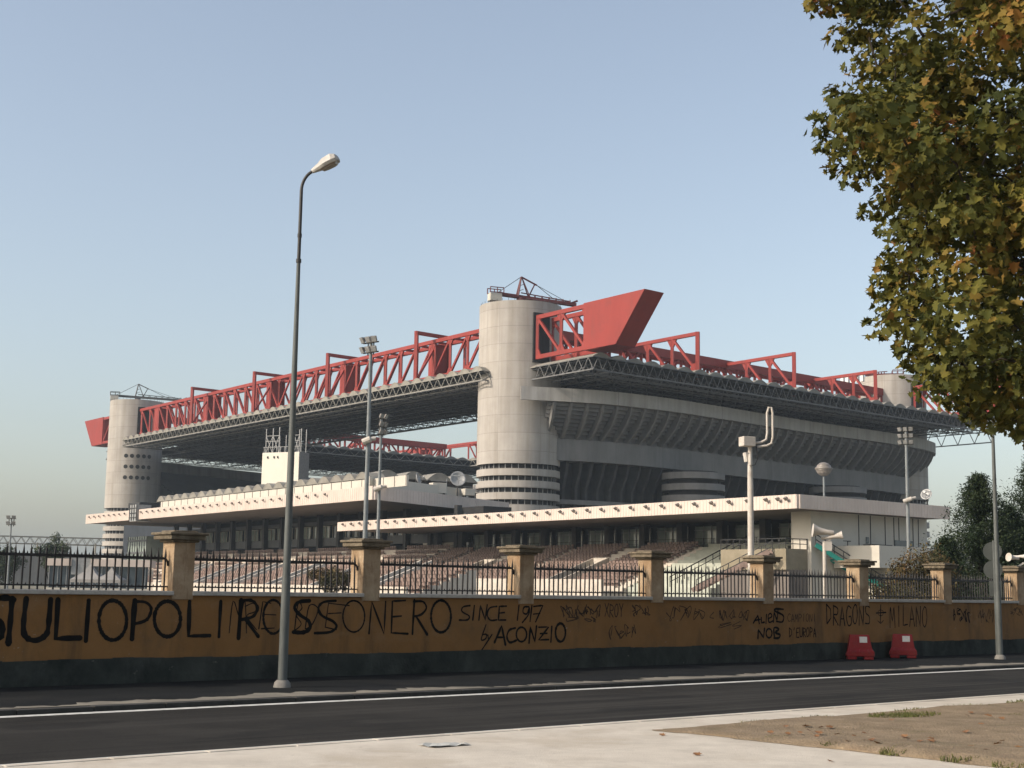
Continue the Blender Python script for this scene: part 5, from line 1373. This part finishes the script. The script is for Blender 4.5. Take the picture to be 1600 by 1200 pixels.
for s in (0.4, 1.9, 3.3, 6.6, 7.7):
    for v in (.4, 2.6): b.bar(DF(s, v, 25.2), DF(s, v, 25.2 + rng.uniform(3.4, 5.0)), .14)
for s0, s1 in ((.4, 1.9), (1.9, 3.3), (6.6, 7.7)):
    for z in (26.2, 27.4, 28.4): b.bar(DF(s0, .4, z), DF(s1, .4, z), .09)
    b.bar(DF(s0, .4, 25.2), DF(s1, .4, 28.4), .09); b.bar(DF(s1, .4, 25.2), DF(s0, .4, 28.4), .09)
for q in range(9): b.bar(DF(.2 + .9 * q, .2, 25.2), DF(.2 + .9 * q, .2, 26.3), .08)
b.bar(DF(0, .2, 26.3), DF(8, .2, 26.3), .08)
b.build('antenna_frame', MT['grey_metal'], ds)

def dish(c, rad, face, label, m, mast=2.0, group=None):
    root = thing('satellite_dish', label, 'satellite dish', (c.x, c.y, c.z - mast), group)
    f = Vector(face).normalized(); x = f.cross(Vector((0, 0, 1))).normalized(); y = x.cross(f)
    b = MB(); n = 20; rings = 5
    for j in range(rings + 1):
        r_ = rad * j / rings; d = -0.35 * rad * (1 - (j / rings) ** 2)
        for k in range(n):
            a = 2 * math.pi * k / n; b.v.append(tuple(c + x * (r_ * math.cos(a)) + y * (r_ * math.sin(a)) + f * d))
    for j in range(rings):
        for k in range(n): b.f.append((j * n + k, j * n + (k + 1) % n, (j + 1) * n + (k + 1) % n, (j + 1) * n + k))
    o = b.build('reflector', m, root, recalc=False, smooth=True); sm = o.modifiers.new('thickness', 'SOLIDIFY'); sm.thickness = 0.05
    b = MB(); b.tube([c - f * rad * .4, c - f * rad * .5 - Vector((0, 0, .3)), c - f * rad * .5 - Vector((0, 0, mast))], 0.09, 8); b.build('mast', MT['steel_dark'], root)
    b = MB()
    for a in (0.5, 2.6, 4.7): b.tube([c + (x * math.cos(a) + y * math.sin(a)) * rad * .9, c + f * rad * .75], .035, 5)
    b.tube([c + f * rad * .7, c + f * rad * .95], .13, 8); b.build('feed_arm', MT['grey_metal'], root)
dish(Vector((41.1, 139.2, 11.4)), 0.55, (-0.55, -0.75, .35), 'round satellite dish on a short mast on the right grandstand roof', MT['grey_metal'], 2.2)
dish(Vector((-7.7, 207, 17.3)), 1.15, (0.15, -0.9, .3), 'larger grey satellite dish on the left grandstand roof beside the round tower', MT['grey_metal'], 3.0)
dish(Vector((-13.2, 203, 16.9)), 0.9, (0.97, -0.2, .3), 'edge-on satellite dish on the left grandstand roof in front of the vaults', MT['grey_metal'], 3.0)
for (x, y, w, h, lab) in ((-10.6, 206, 1.1, 2.0, 'pale equipment cabinet on the left grandstand roof, leftmost beside the dishes'), (-6.3, 210, .8, 1.5, 'small pale equipment cabinet on the left grandstand roof beside the round tower')):
    root = thing('roof_cabinet', lab, 'cabinet', (x, y, 14.4))
    F_ = frame((x, y, 0), (0.9, 0.43, 0), (-0.43, 0.9, 0))
    b = MB(); b.fbox(F_, -w, w, -.8, .8, 15.0, 14.5 + h); b.build('cabinet_body', MT['white_panel'], root, bevel=.05)
    b = MB()
    for q in (-w * .8, w * .8): b.fbox(F_, q - .1, q + .1, -.6, .6, 14.4, 15.01)
    b.build('feet', MT['steel_dark'], root)
    b = MB(); b.tube([F_(w + .3, 0, 14.4), F_(w + .3, 0, 15.2 + h)], .05, 6); b.bar(F_(w + .3, 0, 14.8 + h), F_(-w, 0, 14.8 + h), .06); b.build('aerial', MT['grey_metal'], root)
# globe lamp on the right roof
GP = Vector((33.2, 149.0, 0))
gl = thing('globe_mast', 'pale slatted globe on a thin mast above the right grandstand roof', 'mast', (GP.x, GP.y, 8.9))
b = MB(); b.tube([GP + Vector((0, 0, 8.9)), GP + Vector((0, 0, 14.0))], .11, 8); b.build('pole', MT['mast'], gl)
b = MB()
prof = []
for k in range(17):
    a = -math.pi / 2 + math.pi * k / 16
    prof.append((max(.02, .86 * math.cos(a)) * (1.0 if k % 2 else .93), 14.55 + .74 * math.sin(a)))
b.lathe((GP.x, GP.y), prof, 20); b.lathe((GP.x, GP.y), [(.9, 14.5), (.94, 14.56), (.94, 14.64), (.9, 14.7)], 20); b.build('globe', MT['spot_metal'], gl, smooth=True)

# ------------------------------------------------------------------ floodlight masts
def flood_mast(x, y, h, label, n_rows, per, r0, face, scale=1.0, m=None, collar=True, lean=0.0):
    root = thing('floodlight_mast', label, 'floodlight mast', (x, y, 0), 'floodlight masts around the racecourse')
    b = MB(); b.tube([(x, y, 0), (x + lean * h, y, h)], [r0, r0 * .6], 10); b.build('mast_pole', m or MT['mast'], root, smooth=True)
    f = Vector(face).normalized(); sx = f.cross(Vector((0, 0, 1))).normalized()
    top = Vector((x + lean * h, y, h))
    b = MB()
    for r_ in range(n_rows):
        z = -0.75 * r_ * scale - .1
        b.bar(top + sx * (-.55 * per / 2 * scale) + Vector((0, 0, z)), top + sx * (.55 * per / 2 * scale) + Vector((0, 0, z)), .09 * scale)
    for q in (-.3, .3): b.bar(top + sx * q * scale + Vector((0, 0, .1)), top + sx * q * scale + Vector((0, 0, -.75 * (n_rows - 1) * scale - .3)), .08 * scale)
    b.build('cross_arm', MT['steel_dark'], root)
    for r_ in range(n_rows):
        for k in range(per):
            c = top + sx * ((k - (per - 1) / 2) * .62 * scale) + Vector((0, 0, -.75 * r_ * scale + .12 * scale)) + f * .25 * scale
            d = (f + Vector((0, 0, -.55)) + sx * ((k - (per - 1) / 2) * .3)).normalized(); xx = d.cross(Vector((0, 0, 1))).normalized(); yy = xx.cross(d)
            b = MB(); b.hexa([c - d * .14 * scale + (xx * i + yy * j) * .14 * scale for i, j in ((-1, -1), (1, -1), (1, 1), (-1, 1))] + [c + d * .12 * scale + (xx * i + yy * j) * .25 * scale for i, j in ((-1, -1), (1, -1), (1, 1), (-1, 1))])
            h_ = b.build('floodlight', MT['spot_metal'], root)
            b = MB(); e = c + d * .125 * scale; b.add([e + (xx * i + yy * j) * .21 * scale for i, j in ((-1, -1), (1, -1), (1, 1), (-1, 1))] + [e + d * .02 + (xx * i + yy * j) * .2 * scale for i, j in ((-1, -1), (1, -1), (1, 1), (-1, 1))], [(0, 1, 2, 3), (4, 5, 6, 7), (0, 1, 5, 4), (1, 2, 6, 5), (2, 3, 7, 6), (3, 0, 4, 7)])
            b.build('front_glass', MT['grey_metal'], h_)
    if collar:
        zc_ = h * .62
        b = MB(); c = Vector((x + lean * zc_, y - .2, zc_)); b.tube([c + Vector((-.35, 0, -.1)), c + Vector((.2, -.1, .12))], .24 * scale, 10); b.tube([c + Vector((.1, 0, .1)), c + Vector((.55, .1, .2))], .15 * scale, 8)
        b.build('siren', MT['white_pole'], root)
flood_mast(-10.2, 100, 19.0, 'tallest grey floodlight mast, left of the pair left of the round tower', 2, 3, .19, (-.6, -.7, 0), .95)
flood_mast(-9.85, 106, 14.2, 'shorter floodlight mast, right of the pair left of the round tower', 3, 2, .15, (.8, -.5, 0), .8)
flood_mast(28.2, 100, 13.2, 'grey floodlight mast with three rows of lamps before the right end of the stadium', 3, 3, .16, (-.5, -.8, 0), .62)
flood_mast(-63.4, 180, 9.3, 'small distant floodlight mast at the far left', 2, 2, .14, (.1, -1, 0), 1.0, collar=False)

# white mast with a box and a bent tube
x, y = 6.48, 38.0
wm = thing('antenna_mast', 'thick white mast with a box and a tall bent tube on top', 'mast', (x, y, 0))
b = MB(); b.tube([(x, y, 0), (x, y, 4.4), (x - .005, y, 5.35)], [.092, .080, .062], 12); b.build('mast_pole', MT['white_pole'], wm, smooth=True)
b = MB(); b.fbox(frame((x - .06, y, 0), (.95, .3, 0), (-.3, .95, 0)), -.20, .16, -.16, .16, 5.52, 5.78); b.build('box', MT['white_pole'], wm, bevel=.015)
b = MB(); b.tube([(x, y, 5.3), (x, y, 5.53)], .06, 8); b.tube([(x - .1, y - .05, 5.1), (x - .14, y - .05, 5.35)], .07, 8); b.tube([(x - .02, y - .12, 5.0), (x - .02, y - .12, 5.3)], .05, 8); b.build('bracket', MT['white_pole'], wm)
b = MB()
tp = [(x + .1, y, 5.62), (x + .3, y, 5.64), (x + .44, y, 5.72), (x + .47, y, 5.9), (x + .47, y, 6.45), (x + .52, y, 6.6), (x + .59, y, 6.6), (x + .62, y, 6.45), (x + .62, y, 5.8), (x + .58, y, 5.62), (x + .45, y, 5.55), (x + .2, y, 5.52)]
b.tube(tp, .032, 8); b.build('bent_tube', MT['white_pole'], wm, smooth=True)
b = MB(); b.tube([(x + .16, y - .04, 5.52), (x + .2, y - .04, 5.2), (x + .12, y - .05, 5.02), (x + .02, y - .1, 5.0)], .012, 6); b.build('cable', MT['steel_dark'], wm)

def horn(b, c, d, L_, r_):
    d = Vector(d).normalized(); c = Vector(c)
    b.tube([c - d * L_ * .55, c - d * L_ * .5, c - d * L_ * .2, c + d * L_ * .25, c + d * L_ * .5], [r_ * .3, r_ * .38, r_ * .36, r_ * .6, r_], 18)
def horn_post(x, y, h, dirs, label, sc):
    root = thing('loudspeaker_pole', label, 'loudspeaker', (x, y, 0), 'loudspeaker poles on the racecourse')
    b = MB(); b.tube([(x, y, 0), (x, y, h)], .055 * sc, 10); b.build('pole', MT['white_pole'], root)
    for iq, (d, off, z) in enumerate(dirs):
        b = MB(); horn(b, Vector((x, y, h + z)) + Vector(off) * sc, d, .58 * sc, (.2 if iq == 0 else .12) * sc); b.build('horn', MT['white_pole'], root, smooth=True)
    b = MB(); b.fbox(frame((x, y, 0), (1, 0, 0), (0, 1, 0)), -.02, .2 * sc, -.08, .08, h - .28 * sc, h - .02); b.bar((x, y, h - .05), (x + .42 * sc, y, h + .2 * sc), .05); b.build('bracket', MT['white_pole'], root)
horn_post(8.9, 40, 3.08, [((-.97, .05, .12), (-.05, -.05, 0), .26), ((.8, -.2, .15), (.22, -.05, 0), .12)], 'white pole with two horn loudspeakers behind the railing', .98)
horn_post(16.4, 46, 2.55, [((-.9, -.4, .1), (-.05, 0, 0), .3), ((.8, -.5, .0), (.25, .1, 0), .35)], 'white horn loudspeakers on a low pole at the right edge by the conifers', .7)
# ------------------------------------------------------------------ far left: low building, tents, distant roof
def low_building():
    o = Vector((-48.6, 150, 0)); root = thing('low_building', 'low glazed pavilion with a cream roof band behind the left railing', 'building', tuple(o))
    F_ = frame(o, Vector((.985, .17, 0)), Vector((-.17, .985, 0)))
    b = MB(); b.fbox(F_, 0, 10.2, .3, 8, 0, 3.1); b.build('glazed_wall', MT['glass_dark'], root)
    b = MB(); b.fbox(F_, -.2, 2.3, -.2, 8.2, 3.1, 3.85); b.fbox(F_, 4.3, 10.4, -.2, 8.2, 3.1, 3.85); b.build('roof_band', MT['cream'], root)
    b = MB(); b.fbox(F_, 2.31, 4.29, .05, 8, 2.2, 3.9); b.build('entrance_block', MT['grey_metal'], root)
    b = MB()
    for k in range(12): b.fbox(F_, .9 * k, .9 * k + .08, .2, .3, 0, 3.09)
    b.fbox(F_, 0, 10.2, .2, .3, 1.0, 1.08); b.build('mullions', MT['grey_metal'], root)
    b = MB(); b.fbox(F_, -.2, 10.4, -1.2, -1.0, 0, .8); b.build('base_wall', MT['white_panel'], root)
low_building()
MT['tent'] = mat('tent_canvas', (0.20, 0.19, 0.18), (0.28, 0.265, 0.245), 1, .8)
for (x, y, w, h, lab) in ((-40.6, 138, 1.5, 3.3, 'peaked white tent, left of the two behind the left railing'), (-38.0, 136, 1.2, 2.9, 'peaked white tent, right of the two behind the left railing')):
    root = thing('tent', lab, 'tent', (x, y, 0), 'peaked tents behind the railing')
    b = MB(); n = 4
    c = [(-w, -w), (w, -w), (w, w), (-w, w)]
    b.add([(x + a, y + d, 1.7) for a, d in c] + [(x + a * .35, y + d * .35, 1.7 + (h - 1.7) * .45) for a, d in c] + [(x, y, h)] + [(x + a, y + d, 1.4) for a, d in c],
          [(i, (i + 1) % 4, 4 + (i + 1) % 4, 4 + i) for i in range(4)] + [(4 + i, 4 + (i + 1) % 4, 8) for i in range(4)] + [(i, 9 + i, 9 + (i + 1) % 4, (i + 1) % 4) for i in range(4)])
    o = b.build('canvas_roof', MT['tent'], root); sm = o.modifiers.new('thickness', 'SOLIDIFY'); sm.thickness = .03
    for a, d in c:
        b = MB(); b.tube([(x + a * .97, y + d * .97, 0), (x + a * .97, y + d * .97, 1.65)], .04, 6); b.build('tent_leg', MT['grey_metal'], root)
o = Vector((-150, 400, 0)); root = thing('distant_hall', 'long pale distant hall with a lattice roof at the far left horizon', 'building', tuple(o))
F_ = frame(o, Vector((.93, .36, 0)), Vector((-.36, .93, 0)))
b = MB(); b.fbox(F_, 0, 40, 0, 20, 0, 9); b.build('hall_wall', MT['band'], root)
b = MB()
for v in (-2, 3): edge_truss(b, F_, -4, 44, v, 11.6, 13.6, 2.4, .18)
b.build('roof_truss', MT['lattice'], root)
for s in range(0, 44, 8):
    b = MB(); b.bar(F_(s, -1, 8.9), F_(s, -1, 12), .4); b.build('roof_post', MT['lattice'], root)

# ------------------------------------------------------------------ vegetation
def np_mesh(name, V, F, m, parent=None):
    """V (n,3) world verts, F (k,c) equal-sized faces"""
    me = bpy.data.meshes.new(name)
    org = ORG[parent.name] if parent else Vector((0, 0, 0))
    V = V - np.array([org.x, org.y, org.z])
    k, c = F.shape
    me.vertices.add(len(V)); me.vertices.foreach_set('co', V.astype(np.float32).ravel())
    me.loops.add(k * c); me.loops.foreach_set('vertex_index', F.astype(np.int32).ravel())
    me.polygons.add(k); me.polygons.foreach_set('loop_start', (np.arange(k) * c).astype(np.int32))
    try: me.polygons.foreach_set('loop_total', np.full(k, c, dtype=np.int32))
    except Exception: pass
    me.update(calc_edges=True); me.validate()
    me.materials.append(m)
    o = bpy.data.objects.new(name, me); scene.collection.objects.link(o)
    if parent: o.parent = parent
    ORG[o.name] = org
    return o
def unit(v): return v / np.maximum(np.linalg.norm(v, axis=1, keepdims=True), 1e-6)
def leaves(P, Nn, size, shape, fold=0.25):
    """P (n,3) positions, Nn (n,3) normals; shape = half outline (x>=0) from base to tip"""
    n = len(P); Nn = unit(Nn)
    t = unit(np.cross(Nn, unit(nrg.normal(size=(n, 3))))); bb = np.cross(Nn, t)
    s = size * nrg.uniform(.6, 1.25, (n, 1)); fold = fold * nrg.uniform(-.3, 2.6, (n, 1))
    sh = np.array(shape); h = len(sh)
    right = [P + t * (x * s) + bb * (y * s) + Nn * (abs(x) * fold * s) for x, y in sh]
    left = [P - t * (x * s) + bb * (y * s) + Nn * (abs(x) * fold * s) for x, y in sh[1:-1]]
    V = np.stack(right + left, 1)      # n, 2h-2, 3
    m_ = 2 * h - 2
    V = V.reshape(-1, 3)
    base = (np.arange(n) * m_)[:, None]
    fr_ = base + np.arange(h)[None]
    fl_ = base + np.array([0] + [h + i for i in range(h - 2)] + [h - 1])[None, ::-1]
    return V, np.concatenate([fr_, fl_], 0)
PLANE = [(0, -.40), (.15, -.28), (.42, -.34), (.30, -.05), (.57, .18), (.25, .17), (.24, .38), (.0, .62)]

# --- plane tree, trunk standing right of the picture
tx, ty = 11.4, 21.6
pt = thing('plane_tree', 'large plane tree with green and rusty autumn leaves, overhanging the upper right', 'tree', (tx, ty, 0))
# crown outline towards the street (metres, at the trunk's depth): left limit of the foliage by height
OUT = [(3.95, 8.4), (4.2, 7.55), (4.5, 6.85), (4.8, 6.3), (5.3, 5.95), (5.6, 5.9), (5.75, 5.45), (6.3, 5.45), (6.9, 5.5), (7.4, 5.6), (7.75, 5.3), (8.15, 5.05), (8.5, 4.65), (9.0, 4.55), (9.4, 4.65), (9.6, 5.1), (9.8, 5.6), (10.05, 5.15), (10.4, 4.95), (10.75, 4.75), (11.2, 4.55), (12.0, 4.5), (13.5, 5.2), (15, 6.6), (16.5, 9.0)]
oz = np.array([z for z, _ in OUT]); ox = np.array([x for _, x in OUT])
clusters = []
tries = 0
while len(clusters) < 820 and tries < 60000:
    tries += 1
    zq = nrg.uniform(4.2, 16.2)
    xl = np.interp(zq, oz, ox)
    xr = 2 * tx - xl + 0.4
    xq = nrg.uniform(xl, xr); y = ty + nrg.uniform(-5.0, 6.2)
    hw = (xr - xl) / 2
    q = ((xq - (xl + xr) / 2) / hw) ** 2 + ((y - ty) / max(hw, .5)) ** 2
    if q > 1 or q < 0.08: continue
    r_ = nrg.uniform(.40, .76)
    if xq - r_ * .8 < xl: continue
    k_ = y / ty                       # a nearer bough of the same outline hangs lower and closer in
    clusters.append((xq * k_, y, 1.65 + (zq - 1.65) * k_, r_))
# protruding sprays on the street side
for (z, dx) in [(9.05, .0), (9.35, .1), (8.75, .12), (8.5, .3), (9.9, .0), (10.5, .05), (11.1, .0), (11.3, .1), (6.35, .02), (5.75, .0), (7.3, .02), (7.7, .1), (4.9, .0), (4.55, .05), (4.2, .3), (6.0, .1), (8.2, .05), (6.7, .1), (5.3, .05)]:
    xl = np.interp(z, oz, ox); clusters.append((xl + .30 + dx, ty + nrg.uniform(-.4, .4), z, .32))
    clusters.append((xl + .72 + dx, ty + nrg.uniform(-.8, .8), z + nrg.uniform(-.2, .2), .45))
Pl = []; Nl = []
for (x, y, z, r_) in clusters:
    n = int(135 * (r_ / .6) ** 2)
    d = unit(nrg.normal(size=(n, 3))); rad = r_ * nrg.uniform(.25, 1.0, (n, 1)) ** .6
    p = d * rad * np.array([1, 1, .72]) + np.array([x, y, z])
    Pl.append(p); Nl.append(d * .7 + np.array([-.25, -.25, .55]) + nrg.normal(size=(n, 3)) * .55)
P = np.concatenate(Pl); Nn = np.concatenate(Nl)
V, F = leaves(P, Nn, .15, PLANE, .3)
np_mesh('crown', V, F, MT['leaf_plane'], pt)
b = MB(); b.tube([(tx, ty, -.05), (tx, ty, .25), (tx + .04, ty, 1.6), (tx - .03, ty + .05, 3.4), (tx, ty, 5.0)], [.5, .38, .33, .29, .24], 16); b.build('trunk', MT['bark'], pt, smooth=True)
lim = MB(); twg = MB()
limbs = []
for k in range(11):
    a = 2 * math.pi * k / 11 + rng.uniform(-.2, .2); z0_ = 3.2 + .18 * k; up_ = rng.uniform(.5, 1.9); ln = rng.uniform(3.2, 4.6)
    p0 = Vector((tx, ty, z0_)); pts = [p0]
    for j in range(1, 6):
        t_ = j / 5
        pts.append(p0 + Vector((math.cos(a) * ln * t_, math.sin(a) * ln * t_, up_ * ln * .5 * t_ + .5 * t_ * t_)) + Vector((rng.uniform(-.2, .2), rng.uniform(-.2, .2), rng.uniform(-.1, .1))))
    lim.tube(pts, [.15, .12, .095, .07, .05, .03], 8); limbs.append(pts)
pts = [Vector((tx, ty, 4.8)), Vector((tx + .1, ty, 7)), Vector((tx - .1, ty + .1, 9.5)), Vector((tx, ty, 12)), Vector((tx + .1, ty, 14.5))]
lim.tube(pts, [.25, .2, .15, .1, .04], 8); limbs.append(pts)
lim.build('limbs', MT['bark_dark'], pt, smooth=True)
allp = [p for l in limbs for p in l]
for (x, y, z, r_) in clusters:
    c = Vector((x, y, z)); q = min(allp, key=lambda p: (p - c).length)
    if (q - c).length > 1.7:          # hang on the next bough instead of a long straw
        o_ = min((Vector(k[:3]) for k in clusters if .05 < (Vector(k[:3]) - c).length and (Vector(k[:3]) - Vector((tx, ty, c.z))).length < (c - Vector((tx, ty, c.z))).length), key=lambda p: (p - c).length, default=q); q = o_
    mid = q.lerp(c, .5) + Vector((rng.uniform(-.15, .15), rng.uniform(-.15, .15), rng.uniform(-.05, .25)))
    twg.tube([q, mid, c], [.022, .015, .006], 5, cap=False)
twg.build('twigs', MT['bark_dark'], pt)

def conifer(x, y, h, rad, label, name='conifer_tree', dens=1.0):
    root = thing(name, label, 'tree', (x, y, 0), 'conifers behind the wall')
    b = MB(); b.tube([(x, y, -.05), (x, y, h * .5), (x, y, h * .97)], [.16, .1, .02], 8); b.build('trunk', MT['bark_dark'], root)
    Pl = []; Nl = []
    nb = int(260 * dens)
    for k in range(nb):
        t_ = rng.random() ** .8; z = .3 + (h - .4) * t_
        L_ = rad * (1 - t_) ** .8 * rng.uniform(.45, 1.15) + .12
        a = rng.uniform(0, 6.283); n = int(190 * L_ / rad + 60)
        u_ = nrg.uniform(.05, 1, n)
        droop = -.12 + .45 * u_ ** 2
        p = np.stack([x + math.cos(a) * L_ * u_, y + math.sin(a) * L_ * u_, z + L_ * droop * .6], 1) + nrg.normal(size=(n, 3)) * (.10 + .05 * L_)
        Pl.append(p); Nl.append(nrg.normal(size=(n, 3)) + np.array([0, 0, .8]))
    P = np.concatenate(Pl); V, F = leaves(P, np.concatenate(Nl), .13, [(0, -.5), (.16, -.15), (.13, .25), (0, .6)], .2)
    np_mesh('crown', V, F, MT['leaf_conifer'], root)
conifer(20.6, 62, 6.9, 3.4, 'dark conifer with the lower pointed top, left of the two tall ones behind the wall')
conifer(24.2, 65, 8.1, 4.0, 'dark conifer rising tallest at the right edge behind the wall')
conifer(22.5, 63.5, 5.6, 3.0, 'low dark conifer filling the gap between the two tall ones')
conifer(17.9, 58, 3.9, 1.5, 'smallest dark conifer in front of the left tall one')

def bush(name, x, y, rx, ry, h, n, size, m, label, cat='shrub', group=None, z0=0.0, stems=True, lob=26, seed=0):
    root = thing(name, label, cat, (x, y, z0), group)
    rb = np.random.default_rng(seed + 5)
    if stems:
        b = MB()
        for k in range(7):
            a = rb.uniform(0, 6.28); b.tube([(x, y, z0), (x + rx * .4 * math.cos(a), y + ry * .4 * math.sin(a), z0 + h * .45), (x + rx * .7 * math.cos(a), y + ry * .7 * math.sin(a), z0 + h * .75)], [.05, .035, .012], 6)
        b.build('trunk', MT['bark_dark'], root)
    Pl = []; Nl = []
    for k in range(lob):
        d = rb.normal(size=3); d /= np.linalg.norm(d)
        f_ = rb.uniform(.2, .85)
        c = np.array([x + d[0] * rx * f_, y + d[1] * ry * f_, z0 + h * .5 + d[2] * h * .46 * f_])
        r_ = rb.uniform(.2, .36) * min(rx, h * .5)
        dd = unit(rb.normal(size=(n // lob, 3)))
        Pl.append(c + dd * r_ * rb.uniform(.3, 1.1, (n // lob, 1))); Nl.append(dd + rb.normal(size=dd.shape) * .6 + np.array([0, 0, .3]))
    P = np.concatenate(Pl); V, F = leaves(P, np.concatenate(Nl), size, [(0, -.5), (.24, -.1), (.2, .2), (0, .55)], .25)
    np_mesh('crown', V, F, m, root)
bush('shrub', 15.2, 52, 2.0, 1.7, 3.6, 9000, .12, MT['leaf_shrub'], 'rounded shrub turning reddish brown, left of the conifers behind the wall', seed=1, lob=40)
bush('shrub', 12.9, 48, 1.2, 1.0, 2.3, 4000, .11, MT['leaf_shrub'], 'low shrub at the left foot of the large reddish one', seed=2)
bush('shrub', 17.6, 50, 1.5, 1.2, 2.9, 5000, .12, MT['leaf_conifer'], 'dark green shrub in front of the conifers behind the wall', seed=3)
bush('shrub', 17.5, 45.0, 1.1, 1.0, 2.7, 4000, .11, MT['leaf_conifer'], 'dark green bush at the right edge beside the horn loudspeakers', seed=4)
bush('shrub', -14.8, 118, 2.0, 1.6, 4.0, 4000, .22, MT['leaf_shrub'], 'grey green bush in front of the seating left of the second pillar', seed=5)
far = [(-83.5, 236, 3.6, 8.2, 'distant tree at the left edge, leftmost of the row beside the far mast'), (-76.5, 238, 3.8, 9.8, 'tallest of the distant trees beside the far mast'), (-72.0, 246, 3.0, 6.2, 'low distant tree right of the tallest far one'),
       (-66.0, 250, 2.6, 5.4, 'small distant tree nearest to the left grandstand'), (-92.0, 240, 4.2, 10.5, 'distant tree mostly cut off by the left edge')]
for i, (x, y, r_, h, lab) in enumerate(far):
    bush('distant_tree', x, y, r_, r_, h, 5000, .42, MT['leaf_far'], lab, 'tree', 'distant trees at the far left', seed=20 + i, lob=30)
# distant belt of trees along the horizon (one mass)
Pl = []; Nl = []
for k in range(420):
    x = nrg.uniform(-420, 420); y = 640 + nrg.uniform(-25, 25); r_ = nrg.uniform(3, 5.5); n = 60
    dd = unit(nrg.normal(size=(n, 3))); Pl.append(np.array([x, y, nrg.uniform(2, 6)]) + dd * r_ * nrg.uniform(.4, 1, (n, 1))); Nl.append(dd)
V, F = leaves(np.concatenate(Pl), np.concatenate(Nl), 1.7, [(0, -.5), (.4, -.1), (.3, .2), (0, .55)], .2)
setting(np_mesh('distant_tree_belt', V, F, MT['leaf_far']), 'stuff')

# ------------------------------------------------------------------ haze
b = MB(); X = 3200
b.fbox(frame((0, 0, 0), (1, 0, 0), (0, 1, 0)), -X, X, -X, X, -1.2, 64)
hz_m = bpy.data.materials.new('haze'); hz_m.use_nodes = True
t = hz_m.node_tree
for nd in list(t.nodes): t.nodes.remove(nd)
ou = t.nodes.new('ShaderNodeOutputMaterial'); pv = t.nodes.new('ShaderNodeVolumePrincipled')
pv.inputs['Color'].default_value = (0.72, 0.86, 1.0, 1); pv.inputs['Density'].default_value = HAZE
pv.inputs['Anisotropy'].default_value = 0.0
t.links.new(pv.outputs[0], ou.inputs['Volume'])
setting(b.build('haze', hz_m), 'stuff')
